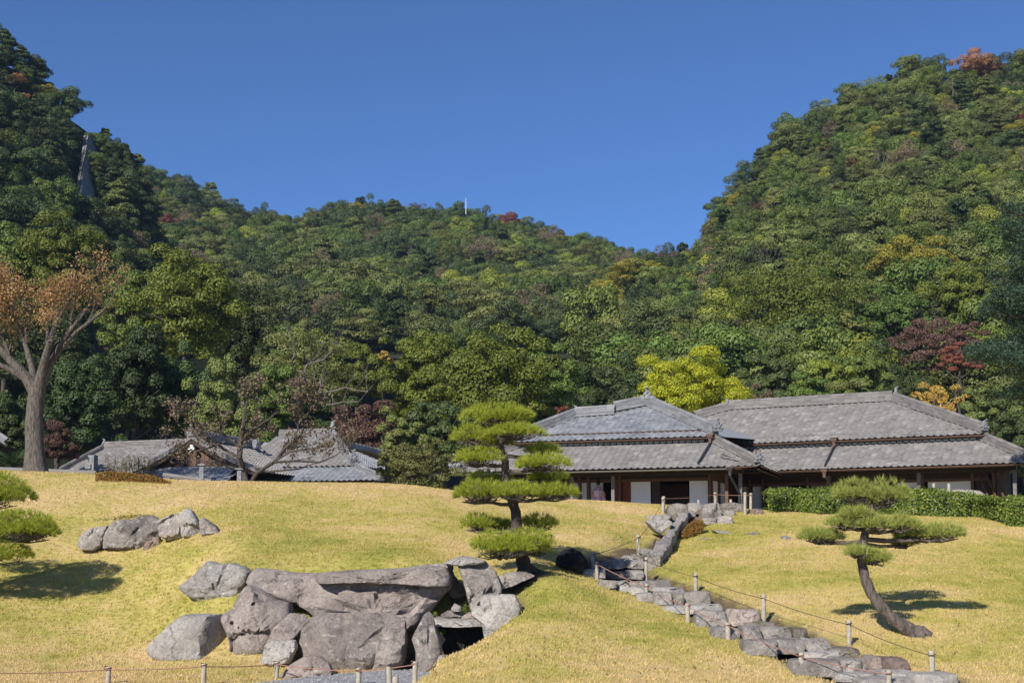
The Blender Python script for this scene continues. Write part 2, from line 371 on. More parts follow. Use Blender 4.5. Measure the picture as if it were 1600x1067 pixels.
lc = lawn_colour(N, L, .8); ab = N.new('ShaderNodeAttribute'); ab.attribute_name = 'soil'
sn = noise_n(N, L, 9, 6, .7, wpos(N)); sr = ramp(N, [(.3, (.075, .055, .035)), (.7, (.17, .13, .085))]); L.new(sn.outputs[0], sr.inputs[0])
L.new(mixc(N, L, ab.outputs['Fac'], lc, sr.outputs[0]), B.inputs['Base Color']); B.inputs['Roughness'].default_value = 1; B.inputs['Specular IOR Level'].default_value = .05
bump(N, L, noise_n(N, L, 40, 4, .7, wpos(N)).outputs[0], .6, .03, B)
me.materials.append(m); me.update()
lawn = link('lawn', me); tag(lawn, kind='structure')

# gravel path
m, nt, N, L, B = newmat('gravel')
vo = N.new('ShaderNodeTexVoronoi'); vo.inputs['Scale'].default_value = 45; L.new(wpos(N), vo.inputs['Vector'])
r = ramp(N, [(0, (.17, .17, .18)), (.5, (.29, .29, .305)), (1, (.42, .42, .43))]); L.new(vo.outputs['Color'], r.inputs[0]); L.new(r.outputs[0], B.inputs['Base Color'])
B.inputs['Roughness'].default_value = .95; bump(N, L, vo.outputs['Distance'], .8, .02, B); M['gravel'] = m
b_ = MB(); 
vv = [(x, y, .012) for x, y in GRAVEL]; b_.add(vv, [tuple(range(len(vv)))])
gp = b_.obj('gravel_path', M['gravel']); tag(gp, kind='structure')
b_ = MB()
for k in range(3200):
    x = random.uniform(-6, -1.2); y = random.uniform(21.5, 26.3)
    if not inpoly(np.array([x]), np.array([y]), GRAVEL)[0]: continue
    s_ = random.uniform(.012, .03); a = random.random() * 3
    X = Vector((math.cos(a), math.sin(a), random.uniform(-.2, .2))); Y_ = Vector((-math.sin(a), math.cos(a), 0))
    cc = Vector((x, y, .012 + s_ * .25)); Z_ = Vector((0, 0, 1))
    P = [cc + X * s_, cc + Y_ * s_ * .8, cc - X * s_ * .9, cc - Y_ * s_ * .75, cc + Z_ * s_ * .6, cc - Z_ * s_ * .4]
    b_.add(P, [(0, 1, 4), (1, 2, 4), (2, 3, 4), (3, 0, 4), (1, 0, 5), (2, 1, 5), (3, 2, 5), (0, 3, 5)])
pb = b_.obj('gravel', mat_tile('pebbles', [(.16, .16, .17), (.27, .27, .285), (.40, .40, .41)], .9)); tag(pb, 'grey loose gravel strewn on the path before the boulders', 'gravel', kind='stuff')

# grass: one tuft on the lawn, scattered over it
m, nt, N, L, B = newmat('grass_blades'); lc = lawn_colour(N, L, 1.0); g = N.new('ShaderNodeNewGeometry'); oi = N.new('ShaderNodeObjectInfo')
r = ramp(N, [(0, (.74, .74, .71)), (.5, (1.02, 1.02, 1.02)), (1, (1.25, 1.23, 1.2))]); L.new(oi.outputs['Random'], r.inputs[0])
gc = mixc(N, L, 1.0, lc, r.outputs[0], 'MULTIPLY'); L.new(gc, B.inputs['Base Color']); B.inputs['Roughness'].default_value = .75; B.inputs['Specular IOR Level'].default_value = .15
tr = N.new('ShaderNodeBsdfTranslucent'); L.new(gc, tr.inputs[0]); mx = N.new('ShaderNodeMixShader'); mx.inputs[0].default_value = .3
L.new(B.outputs[0], mx.inputs[1]); L.new(tr.outputs[0], mx.inputs[2]); L.new(mx.outputs[0], N['Material Output'].inputs[0]); M['grass'] = m
b_ = MB()
for k in range(16):
    a = random.random() * 6.28; rr = random.random() ** .5 * .085; x = math.cos(a) * rr; y = math.sin(a) * rr; h = random.uniform(.022, .048)
    la = random.random() * 6.28; ln = random.uniform(.1, .9) * h; wv = Vector((-math.sin(la), math.cos(la), 0)) * .0045
    p0 = Vector((x, y, -.01)); p1 = p0 + Vector((math.cos(la) * ln * .4, math.sin(la) * ln * .4, h * .65)); p2 = p0 + Vector((math.cos(la) * ln, math.sin(la) * ln, h))
    b_.add([p0 - wv, p0 + wv, p1 + wv * .8, p1 - wv * .8, p2], [(0, 1, 2, 3), (3, 2, 4)])
tp = W(905, 985, 25); tuft = b_.obj('grass_tuft', M['grass'], loc=(tp.x, tp.y, H(tp.x, tp.y))); tag(tuft, 'short straw coloured tuft within the dry lawn', 'grass', kind='stuff')
me = bpy.data.meshes.new('grass'); me.from_pydata([(0, 0, 0)], [], []); grass = link('grass', me)
tag(grass, 'short mown straw and green grass covering the mounds', 'grass', kind='stuff')
ng = bpy.data.node_groups.new('grass_scatter', 'GeometryNodeTree'); ng.interface.new_socket('Geometry', in_out='INPUT', socket_type='NodeSocketGeometry'); ng.interface.new_socket('Geometry', in_out='OUTPUT', socket_type='NodeSocketGeometry')
N = ng.nodes; L = ng.links
go = N.new('NodeGroupOutput'); ob = N.new('GeometryNodeObjectInfo'); ob.inputs[0].default_value = lawn
dp = N.new('GeometryNodeDistributePointsOnFaces'); dp.distribute_method = 'RANDOM'
na = N.new('GeometryNodeInputNamedAttribute'); na.data_type = 'FLOAT'; na.inputs[0].default_value = 'grass_density'
ml = N.new('ShaderNodeMath'); ml.operation = 'MULTIPLY'; ml.inputs[1].default_value = 135; L.new(na.outputs[0], ml.inputs[0])
L.new(ob.outputs['Geometry'], dp.inputs['Mesh']); L.new(ml.outputs[0], dp.inputs['Density'])
to = N.new('GeometryNodeObjectInfo'); to.inputs[0].default_value = tuft; to.inputs['As Instance'].default_value = True
ip = N.new('GeometryNodeInstanceOnPoints'); L.new(dp.outputs['Points'], ip.inputs['Points']); L.new(to.outputs['Geometry'], ip.inputs['Instance'])
rv = N.new('FunctionNodeRandomValue'); rv.data_type = 'FLOAT_VECTOR'; rv.inputs[0].default_value = (-.15, -.15, 0); rv.inputs[1].default_value = (.15, .15, 6.28); L.new(rv.outputs[0], ip.inputs['Rotation'])
rs = N.new('FunctionNodeRandomValue'); rs.data_type = 'FLOAT'; rs.inputs[2].default_value = .6; rs.inputs[3].default_value = 1.35; L.new(rs.outputs[1], ip.inputs['Scale'])
L.new(ip.outputs[0], go.inputs[0])
md = grass.modifiers.new('scatter', 'NODES'); md.node_group = ng

# dead leaves blown over the turf
b_ = MB(); rl = np.random.default_rng(41); k = 0; C = []
while k < 1300:
    u, v = rl.uniform(-10, 1610), rl.uniform(745, 1066) if rl.random() < .6 else rl.uniform(880, 1066); p = hit(u, v)
    if p is None or p.y > 46: continue
    C.append((p.x, p.y, p.z + .035)); k += 1
C = np.array(C); Nn_ = rl.normal(size=C.shape) * .4 + np.array([0, -.5, 1]); Nn_ /= np.linalg.norm(Nn_, axis=1, keepdims=True); t_ = rl.normal(size=C.shape); t_ -= Nn_ * (t_ * Nn_).sum(1, keepdims=True); t_ /= np.linalg.norm(t_, axis=1, keepdims=True); bb_ = np.cross(Nn_, t_); s_ = rl.uniform(.012, .03, len(C))[:, None]
b_.quads(np.stack([C + t_ * s_, C + bb_ * s_ * .55, C - t_ * s_, C - bb_ * s_ * .55], 1)); fl = b_.obj('fallen_leaves', mat_leaf('dead_leaves', [(.10, .055, .03), (.17, .095, .045), (.06, .045, .03)], 0, .1)); tag(fl, 'small brown dead leaves scattered thinly over the turf', 'leaves', kind='stuff')
# ------------------------------------------------------------------ rocks
def smooth_poly(P, n, it=1):
    P = [Vector(p) for p in P]
    for _ in range(it):
        Q = []
        for i in range(len(P)):
            a, b = P[i], P[(i + 1) % len(P)]
            Q += [a.lerp(b, .2), a.lerp(b, .8)]
        P = Q
    L = [0]
    for i in range(len(P)): L.append(L[-1] + (P[(i + 1) % len(P)] - P[i]).length)
    out = []; j = 0
    for k in range(n):
        t = L[-1] * k / n
        while L[j + 1] < t: j += 1
        f = (t - L[j]) / max(1e-9, L[j + 1] - L[j]); out.append(P[j].lerp(P[(j + 1) % len(P)], f))
    return out
def resample(P, n):
    L = [0]
    for i in range(len(P)): L.append(L[-1] + (P[(i + 1) % len(P)] - P[i]).length)
    out = []; j = 0
    for k in range(n):
        t = L[-1] * k / n
        while L[j + 1] < t: j += 1
        f = (t - L[j]) / max(1e-9, L[j + 1] - L[j]); out.append(P[j].lerp(P[(j + 1) % len(P)], f))
    return out
def chamfer(P, f=.12):
    Q = []
    for i in range(len(P)):
        a, b = P[i], P[(i + 1) % len(P)]; Q += [a.lerp(b, f), a.lerp(b, 1 - f)]
    return Q
KF = [.05, .16, .28, .40, .52, .63, .73, .82, .89, .94, .975, 1.0]; KB = [.985, .9, .7, .35]
def rock_mesh(name, poly, Y, depth, mat, seed, rough=.085, pw=4.0, n=60, m=15, pivot=.35, lean=.28, cuts=3, sink=0.06, facet=.75, planes=(), holes=(), soft=.07):
    """poly: outline points on the photo; Y the distance of the widest section; depth front to back"""
    rn = random.Random(seed)
    P = resample(chamfer([W(u, v, Y) for u, v in poly], soft), n)
    cx = sum(p.x for p in P) / n; zs = [p.z for p in P]; z0 = min(zs) - sink; h = max(zs) - z0; w = max(p.x for p in P) - min(p.x for p in P)
    c0 = Vector((cx, Y, z0 + h * pivot)); sc = max(.22, min(w, h) * .55)
    V = []; off = Vector((seed * 3.7, seed * 1.3, seed * 2.1)); fd = depth * .38; bd = depth * .62
    for side, ks in ((-1, KF), (1, KB)):
        for k in ks:
            y = (max(0, 1 - k ** pw)) ** (1 / pw) * (fd if side < 0 else bd)
            for p in P:
                q = Vector((c0.x + (p.x - c0.x) * k, Y + side * y, c0.z + (p.z - c0.z) * k)); V.append(q)
    nr = len(KF) + len(KB)
    V.append(Vector((c0.x, Y - fd, c0.z))); V.append(Vector((c0.x, Y + bd, c0.z)))
    cen = Vector((cx, Y, z0 + h * .5)); ext = Vector((w * .5, fd, h * .5)); pls = []
    for a in planes:
        nn = Vector(a[:3]).normalized(); pls.append((nn, math.sqrt(sum((nn[i] * ext[i]) ** 2 for i in range(3))) * a[3]))
    for k in range(cuts):
        nn = Vector((rn.uniform(-.8, .8), rn.uniform(-1.2, -.5), rn.uniform(-.3, .9))).normalized(); pls.append((nn, math.sqrt(sum((nn[i] * ext[i]) ** 2 for i in range(3))) * rn.uniform(.80, 1.0)))
    amp = facet * sc * .5; inv = 1 / (sc * 1.15)
    for i, q in enumerate(V):
        front = q.y < Y + .02
        for nn, d in pls:
            t = (q - cen).dot(nn) - d
            if t > 0 and front:
                dy = t / max(.35, -nn.y) if nn.y < -.1 else 0
                q = q + Vector((0, dy, 0)) if nn.y < -.1 else q - nn * t
        ds, ps = noise.voronoi((q + off) * inv); cv = noise.cell_vector(ps[0] * 7.31 + off) - Vector((.5, .5, .5)); df = (q + off) * inv - ps[0]
        edge = min(1, max(0, (ds[1] - ds[0]) * 5)); fy = (cv.dot(df) * 1.0 + (cv.x) * .22) * amp + (1 - edge) * amp * .10
        n1 = noise.noise_vector((q + off) * (1.0 / sc)); n2 = noise.noise_vector((q + off) * (3.1 / sc)); n3 = noise.noise_vector((q + off) * (8 / sc)); n4 = noise.noise_vector((q + off) * (20 / sc))
        st = (abs(noise.noise(Vector((q.x * .6, q.y * .6, q.z * 3.2)) / sc + off)) - .3) * rough * sc * 2.0
        o = n1 * rough * 1.0 * sc + n2 * rough * .7 * sc + n3 * rough * .42 * sc + n4 * rough * .24 * sc
        o.x *= .38; o.z *= .38
        q = q + o + Vector((0, fy + st, 0)); q.y += lean * max(0, (q.z - z0)) * (1 if front else .5); V[i] = q
    F = []
    for j in range(nr - 1):
        for k in range(n):
            a = j * n + k; b = j * n + (k + 1) % n; F.append((a, b, b + n, a + n))
    for k in range(n):
        F.append((len(V) - 2, (k + 1) % n, k)); F.append((len(V) - 1, (nr - 1) * n + k, (nr - 1) * n + (k + 1) % n))
    base = Vector((cx, Y, z0))
    b = MB(); b.add([v - base for v in V], F); me = b.mesh(name, mat, 32)
    return me, base
GB_ = 'boulders of the rock grotto'
def boulder(poly, Y, depth, mat, seed, label, group, name='boulder', cat='boulder', **k):
    if group == GB_:
        g = k.pop('grow', 1.06); cu = sum(p[0] for p in poly) / len(poly); cv = sum(p[1] for p in poly) / len(poly); poly = [(cu + (u - cu) * g, cv + (v - cv) * g) for u, v in poly]
    me, base = rock_mesh(name, poly, Y, depth, M[mat], seed, **k)
    o = link(name, me, loc=base); return tag(o, label, cat, group)
def drill(o, spots):
    """round holes cut into a rock where the photograph shows them"""
    from mathutils.bvhtree import BVHTree
    bv = BVHTree.FromPolygons([v.co + o.location for v in o.data.vertices], [tuple(p.vertices) for p in o.data.polygons]); b = MB()
    for u, v, r in spots:
        h = bv.ray_cast(EYE, ray(u, v).normalized())
        if h[0] is None: continue
        q = h[0] - o.location; d = ray(u, v).normalized(); d = (d * .5 - h[1]).normalized(); R = r / 2000 * h[0].y; b.tube([q - d * .12, q + d * R * 2.2], R, 12)
    c_ = b.obj('cutter', M['rock']); c_.location = o.location; md = o.modifiers.new('holes', 'BOOLEAN'); md.object = c_; md.solver = 'EXACT'
    bpy.context.view_layer.update(); me = bpy.data.meshes.new_from_object(o.evaluated_get(bpy.context.evaluated_depsgraph_get())); o.modifiers.clear()
    if len(me.vertices) > 300: me.name = o.data.name; o.data = me
    bpy.data.objects.remove(c_)
def q4(ox, oy, L, s=4.0): return [(ox + x / s, oy + y / s) for x, y in L]

GA = 'boulders set in a row on the left lawn'
A = lambda L: q4(0, 640, L)
def gy_(u, v): 
    p = hit(u, v); return p.y if p else 30
yl = gy_(200, 862)
boulder(A([(488, 850), (495, 800), (520, 755), (600, 728), (668, 722), (662, 770), (640, 850), (600, 885), (520, 880)]), yl + .3, .9, 'rock', 1, 'low rounded grey boulder at the left end of the lawn row', GA)
boulder(A([(645, 870), (652, 790), (680, 708), (740, 682), (820, 682), (880, 655), (940, 655), (985, 690), (1002, 780), (1000, 830), (970, 890), (900, 892), (760, 878), (690, 870)]), yl + .35, 1.2, 'rock', 2, 'largest wide grey boulder of the row on the left lawn', GA, cuts=4)
boulder(A([(880, 895), (905, 830), (940, 798), (990, 790), (1005, 835), (985, 895)]), yl - .15, .5, 'rock_brown', 3, 'small brown block at the foot of the largest lawn boulder', GA)
boulder(A([(975, 690), (1080, 650), (1112, 642), (1132, 720), (1138, 800), (1050, 820), (1000, 790)]), gy_(283, 844) + .3, .8, 'rock', 4, 'grey square boulder third along the lawn row, beside a dark crack', GA)
boulder(A([(1110, 645), (1160, 611), (1190, 628), (1235, 690), (1278, 785), (1240, 800), (1140, 798), (1125, 700)]), gy_(304, 839) + .3, .8, 'rock_pale', 5, 'tall pointed pale boulder near the right end of the lawn row', GA, cuts=2)
boulder(A([(1235, 690), (1260, 668), (1345, 722), (1380, 772), (1340, 790), (1265, 790)]), gy_(328, 837) + .25, .6, 'rock', 6, 'low wedge shaped stone at the right end of the lawn row', GA)

GB = 'boulders of the rock grotto'
B2 = lambda L: q4(200, 800, L); B3 = lambda L: q4(560, 800, L)
boulder(B2([(332, 468), (420, 398), (490, 312), (560, 330), (640, 322), (720, 348), (762, 385), (748, 450), (700, 515), (655, 585), (560, 608), (510, 592), (450, 545), (395, 520)]), 29.5, 1.5, 'rock_pale', 11, 'pale faceted boulder on the lawn at the top left of the grotto', GB, cuts=2, rough=.08, lean=.15, facet=.55)
boulder(B2([(742, 440), (758, 388), (800, 353), (900, 358), (1050, 383), (1230, 383), (1240, 480), (1120, 590), (1000, 562), (900, 532), (850, 512), (780, 482)]), 28.8, 1.8, 'rock_mauve', 12, 'long smooth mauve slab capping the left half of the grotto', GB, pw=2.2, cuts=1, rough=.04)
boulder([(470, 942), (474, 912), (500, 900), (560, 898), (640, 897), (700, 900), (704, 915), (690, 930), (670, 955), (652, 978), (636, 988), (608, 972), (560, 964), (500, 962)], 28.4, 1.8, 'rock_mauve', 13, 'huge mauve face rock across the middle of the grotto under the ledge', GB, cuts=1, rough=.11, facet=.8, lean=.12)
boulder([(500, 912), (492, 899), (512, 893), (560, 890), (620, 888), (664, 884), (698, 886), (705, 900), (703, 916), (668, 917), (630, 906), (600, 913), (560, 912), (530, 908)], 28.2, 1.6, 'rock_mauve', 14, 'overhanging brow slab along the top edge of the grotto', GB, pw=3.2, cuts=0, rough=.12, facet=.9, lean=.1, grow=1.02)
boulder([(625, 890), (648, 884), (690, 880), (706, 882), (706, 892), (640, 894)], 28.9, 1.0, 'rock_pale', 15, 'thin flat stone on top of the grotto edge by the grass', GB, cuts=0)
holed = boulder(B2([(640, 610), (690, 510), (730, 463), (800, 490), (850, 520), (900, 555), (990, 572), (1003, 640), (940, 720), (890, 820), (860, 880), (760, 900), (668, 905), (640, 780), (588, 670), (600, 630)]), 27.5, 1.3, 'rock_mauve', 16, 'leaning mauve slab with drilled round holes left of centre in the grotto', GB, pw=3.4, cuts=1, rough=.03)
drill(holed, ((395.5, 943, 3.8), (372.5, 980, 2.0), (378, 991, 2.2), (362, 973, 3.6)))
boulder(B2([(870, 820), (920, 715), (1000, 640), (1090, 643), (1112, 680), (1062, 765), (1000, 815), (900, 830)]), 27.0, .9, 'rock_mauve', 17, 'mauve block wedged under the long slab, above a small pale stone', GB, cuts=2)
boulder(B2([(130, 850), (180, 788), (270, 698), (335, 650), (450, 646), (562, 650), (592, 780), (602, 905), (505, 938), (350, 938), (200, 918), (150, 880)]), 27.4, 1.4, 'rock_pale', 18, 'pale grey boulder with sheer right side at the lower left of the grotto', GB, pw=4.5, cuts=0, rough=.03, planes=[(.92,-.4,0,.62)], facet=.25)
boulder(B2([(832, 930), (858, 832), (900, 803), (1030, 803), (1042, 850), (1005, 945), (900, 950)]), 26.4, .8, 'rock_pale', 19, 'small pale stone at the grotto foot between two large boulders', GB, cuts=3)
boulder([(472, 1020), (468, 985), (480, 968), (500, 960), (560, 961), (598, 962), (612, 975), (606, 1000), (596, 1030), (570, 1052), (530, 1050), (490, 1038)], 26.6, 1.9, 'rock_mauve', 20, 'big bulging boulder low in the centre of the grotto', GB, cuts=1, rough=.09, pw=3.0, planes=[(.1,-.75,.65,.62), (-.7,-.7,.1,.7)])
boulder([(580, 1046), (590, 1000), (602, 966), (628, 965), (635, 1000), (630, 1036), (606, 1050)], 26.5, 1.5, 'rock_mauve', 21, 'narrow lobe shaped boulder against the right of the bulging boulder', GB, cuts=1, rough=.09, pw=2.8, planes=[(0,-.75,.65,.6)])
boulder(B2([(955, 1030), (1010, 958), (1100, 903), (1180, 903), (1250, 955), (1275, 1003), (1200, 1038), (1050, 1030)]), 25.1, .8, 'rock_pink', 22, 'low pinkish stone spilling onto the gravel before the grotto', GB, cuts=3, rough=.07)
boulder(B3([(335, 790), (400, 660), (430, 632), (458, 660), (472, 720), (502, 790), (518, 880), (482, 960), (430, 1010), (365, 1010), (360, 870)]), 26.0, 1.0, 'rock', 23, 'upright tapering grey rock left of the dark stone shelter', GB, cuts=3, rough=.06)
boulder(B3([(476, 1000), (500, 902), (540, 893), (582, 945), (530, 1000)]), 25.3, .5, 'rock_pale', 24, 'small pale stone at the foot of the upright tapering rock', GB)
boulder(B3([(596, 950), (630, 880), (690, 848), (800, 832), (795, 855), (720, 890), (660, 935)]), 25.3, .6, 'rock', 25, 'curved grey kerb stone along the lawn below the stone shelter', GB, pw=2.0, cuts=0)
boulder(B3([(458, 682), (480, 660), (600, 663), (740, 664), (787, 690), (782, 706), (640, 713), (490, 706)]), 27.4, 1.5, 'rock_pale', 26, 'flat roof slab laid over the dark stone shelter', GB, pw=5, cuts=0, rough=.02)
boulder(B3([(636, 345), (660, 322), (780, 318), (832, 360), (862, 410), (884, 470), (878, 545), (800, 560), (785, 645), (722, 640), (700, 560), (678, 470)]), 28.1, 1.0, 'rock', 27, 'tall grey slab right of the cleft beneath the tiered pine', GB, pw=4.5, cuts=1, rough=.06, grow=1.14, lean=.12)
boulder(B3([(720, 640), (785, 540), (960, 533), (1002, 600), (988, 680), (952, 740), (885, 805), (820, 845), (795, 770), (784, 690)]), 27.0, .9, 'rock_pale', 28, 'pale fluted rock at the right edge of the grotto by the lawn', GB, pw=3.6, cuts=1, rough=.06, grow=1.15, lean=.12)
boulder(B3([(535, 315), (640, 273), (700, 278), (795, 305), (775, 322), (640, 338), (575, 330)]), 28.3, 1.2, 'rock_pale', 29, 'flat pale cap stone bridging the cleft at the top of the grotto', GB, pw=4, cuts=0, rough=.03)
boulder(B3([(540, 370), (572, 335), (600, 400), (660, 470), (678, 515), (610, 540), (572, 525), (550, 450)]), 29.2, .8, 'rock_mauve', 30, 'mauve rock deep inside the cleft below the cap stone', GB)
boulder(B3([(430, 700), (470, 500), (560, 440), (640, 500), (720, 560), (810, 640), (830, 900), (600, 1000), (440, 960)]), 29.3, .9, 'rock_brown', 31, 'dark back wall rock behind the stone shelter', GB)
boulder(B3([(845, 450), (880, 395), (960, 375), (1050, 375), (1100, 400), (1040, 425), (960, 460), (880, 480)]), 28.4, .7, 'rock', 32, 'flat shaded rock under the roots of the tiered pine', GB, rough=.07)
boulder(B3([(580, 605), (600, 570), (640, 590), (640, 618), (590, 620)]), 27.4, .3, 'rock_pale', 33, 'fist shaped stone resting above the shelter slab', GB)
boulder(B3([(515, 640), (560, 615), (620, 612), (655, 632), (640, 652), (530, 655)]), 27.5, .45, 'rock', 34, 'low flat stone just above the shelter slab', GB)
boulder(B3([(640, 655), (690, 625), (722, 640), (720, 665), (660, 672)]), 27.2, .3, 'rock_pink', 35, 'small pinkish stone on the right end of the shelter slab', GB)
pl = hit(900, 882) or W(900, 886, 31)
boulder(B3([(1232, 330), (1240, 280), (1262, 250), (1300, 228), (1345, 225), (1392, 248), (1425, 292), (1452, 350), (1380, 362), (1290, 350)]), 31.2, .9, 'rock_black', 36, 'black rounded boulder beside the stairway near the tiered pine', None, cuts=4)

M['rock_shade'] = mat_rock('rock_shade_dark', (.03, .028, .025), (.05, .047, .042), (.08, .075, .068), stain=(.025, .025, .02))  # shade inside the shelter is put into the near-black colour of its slabs
boulder([(684, 976), (724, 974), (728, 1000), (722, 1040), (700, 1040), (690, 1012)], 27.35, .5, 'rock_shade', 37, 'slab coloured dark as shade at the left inside the stone shelter', GB, pw=5, grow=1.0)
boulder([(722, 974), (762, 974), (764, 1038), (720, 1044)], 27.5, .5, 'rock_shade', 38, 'slab coloured dark as shade at the right inside the stone shelter', GB, pw=5, grow=1.0)

# flat stones lying in the right lawn
GC = 'flat stones in the right lawn'
for k, (L, lab) in enumerate(((((1000, 270), (1080, 275), (1165, 292), (1110, 318), (1060, 300)), 'long flat stone sunk in the lawn right of the orange shrub'),
        (((1228, 292), (1270, 286), (1312, 292), (1280, 312), (1240, 310)), 'dark flat stone in the lawn second to the right of the orange shrub'),
        (((1442, 312), (1480, 305), (1505, 320), (1480, 345), (1445, 340)), 'round flat stone in the lawn left of the leaning pine'),
        (((930, 325), (965, 317), (982, 325), (950, 342)), 'small flat stone in the lawn below the orange shrub'))):
    P = q4(860, 760, L); uc = sum(p[0] for p in P) / len(P); vc = sum(p[1] for p in P) / len(P); p = hit(uc, vc)
    h = max(q[1] for q in P) - min(q[1] for q in P)
    me, base = rock_mesh('flat_stone', P, p.y, .7, M['step'], 40 + k, sink=.03, pw=2.6, n=30, facet=.3)
    tag(link('flat_stone', me, loc=base), lab, 'stone', GC)

# ------------------------------------------------------------------ the stairway: its stones are its parts
stairs = empty('stone_stairway', STAIR_W[5], 'rough natural stone steps curving up the lawn from lower right', 'stairway')
def step(L, depth=.8, mat='step', seed=0, dy=0.0, s=4.0, o=(860, 760), sink=.10, **k):
    P = q4(o[0], o[1], L, s); uc = sum(p[0] for p in P) / len(P); vb = max(p[1] for p in P)
    p = hit(uc, vb + 1) or W(uc, vb, 22 if uc > 1200 and vb > 900 else 45)
    kw = dict(pw=5.0, n=36, cuts=1, rough=.08, sink=sink, facet=.6, lean=.22); kw.update(k)
    me, base = rock_mesh('stone', P, p.y + depth * .35 + dy, depth, M[mat], 100 + seed, **kw)
    ob = link('stone', me, loc=base); adopt(ob, stairs); return ob
def bx(x0, y0, x1, y1, j=6, seed=0):
    r = random.Random(seed * 17 + int(x0)); q = lambda: r.uniform(-j, j)
    return [(x0 + q(), y1 + q()), (x0 + q(), (y0 + y1) / 2), (x0 + j * 1.5 + q(), y0 + q()), ((x0 + x1) / 2 + q(), y0 + q()), (x1 - j * 1.5 + q(), y0 + q()), (x1 + q(), (y0 + y1) / 2 + q()), (x1 + q(), y1 + q()), ((x0 + x1) / 2, y1 + q())]
rows = [  # crop coordinates of the stones, front rows first
    (1190, 955, 1420, 1050, .9, 'step'), (1420, 958, 1585, 1038, .8, 'step'), (1585, 970, 1700, 1030, .7, 'step'),
    (1000, 880, 1180, 952, .9, 'step'), (1180, 868, 1312, 948, .9, 'step'), (1310, 872, 1500, 948, 1.0, 'step'), (1500, 882, 1600, 952, .7, 'step_moss'), (1215, 842, 1400, 884, .8, 'step_moss'),
    (900, 778, 1108, 874, .9, 'step'), (1105, 768, 1312, 862, 1.0, 'rock_pink'), (700, 736, 1080, 790, .9, 'step_pale'),
    (530, 668, 640, 716, .6, 'step'), (640, 658, 762, 742, .7, 'step'), (758, 668, 832, 742, .6, 'step_moss'), (832, 656, 1002, 742, .8, 'step'),
    (490, 628, 842, 672, .9, 'step_pale'), (415, 620, 498, 660, .5, 'step_pale'),
    (302, 580, 420, 634, .7, 'step'), (370, 584, 490, 634, .7, 'step'), (480, 586, 760, 640, .9, 'step'),
    (200, 515, 345, 570, .8, 'step'), (330, 528, 478, 578, .6, 'rock_brown'), (465, 518, 585, 578, .8, 'step'),
    (315, 468, 390, 514, .5, 'step_moss'), (372, 448, 470, 512, .7, 'step'), (455, 452, 584, 512, .9, 'step'), (445, 425, 520, 455, .5, 'step_pale'), (500, 420, 600, 452, .6, 'step_moss'),
]
for i, (x0, y0, x1, y1, d, mt) in enumerate(rows): step(bx(x0, y0, x1, y1, 7, i), d, mt, i)
step([(550, 410), (560, 388), (600, 382), (640, 395), (632, 425), (590, 436)], .5, 'step', 60)
lower = [(0, 858, 172, 922, 'step'), (168, 856, 296, 912, 'step'), (145, 912, 340, 946, 'step_pale'), (110, 952, 352, 1036, 'step'), (300, 946, 472, 1028, 'step'), (470, 940, 540, 1000, 'rock_pink'),
         (540, 946, 665, 1004, 'rock_brown'), (300, 1010, 560, 1050, 'step_pale'), (540, 1008, 720, 1045, 'step_pale'), (430, 1046, 700, 1085, 'step_pale'), (690, 1018, 900, 1070, 'step_pale'), (265, 892, 430, 930, 'step_moss')]
for i, (x0, y0, x1, y1, mt) in enumerate(lower): step(bx(x0, y0, x1, y1, 6, 50 + i), .95, mt, 70 + i, s=3.075, o=(1200, 720))
# upper flight
step([(570, 196), (640, 178), (730, 172), (758, 190), (740, 212), (600, 212)], 1.2, 'step', 90)
step([(590, 210), (740, 206), (770, 225), (690, 300), (660, 290), (620, 250)], .8, 'step_pale', 91, cuts=0)
for i, (x0, y0, x1, y1, mt) in enumerate([(728, 108, 860, 190, 'step_moss'), (850, 108, 960, 170, 'step'), (940, 106, 1068, 200, 'step'), (1060, 104, 1210, 160, 'step_moss'), (770, 150, 900, 196, 'step'), (900, 140, 980, 180, 'rock_brown'),
        (1060, 145, 1150, 182, 'step'), (940, 190, 1040, 238, 'step'), (1030, 186, 1140, 236, 'step'), (905, 192, 980, 226, 'rock_brown'), (730, 175, 800, 215, 'step_moss'), (1230, 140, 1330, 172, 'rock_brown')]):
    step(bx(x0, y0, x1, y1, 7, 90 + i), 1.0, mt, 92 + i, dy=.3)
# leaning side slab of the stairway
pA = hit(1022, 886); pB = W(1072, 806, pA.y + 9.0)
sl = MB(); ax = (pB - pA); Ln = ax.length; ax.normalize(); sd_ = Vector((1, -.15, 0)).normalized(); upv = sd_.cross(ax).normalized()
if upv.z < 0: upv = -upv
V = []; F = []; nl = 40
for i in range(nl + 1):
    t = i / nl; wv = (.185 - .05 * t) + .03 * math.sin(t * 9); hh = .17 + .03 * math.sin(t * 5 + 1)
    if i > nl - 4: hh *= .25 + .25 * (nl - i)
    cpt = pA + ax * (t * Ln) + upv * .08
    for k in range(12):
        a = 2 * math.pi * k / 12; ca = math.copysign(abs(math.cos(a)) ** .3, math.cos(a)); sa = math.copysign(abs(math.sin(a)) ** .3, math.sin(a))
        q = cpt + sd_ * ca * wv + upv * sa * hh; q = q + noise.noise_vector(q * 2.1) * .07 + noise.noise_vector(q * 6) * .03; V.append(q - pA)
for i in range(nl):
    for k in range(12): F.append((i * 12 + k, i * 12 + (k + 1) % 12, (i + 1) * 12 + (k + 1) % 12, (i + 1) * 12 + k))
F.append(tuple(range(12))[::-1]); F.append(tuple(nl * 12 + k for k in range(12))); sl.add(V, F)
o = sl.obj('side_slab', M['step'], smooth=40, loc=pA); adopt(o, stairs)

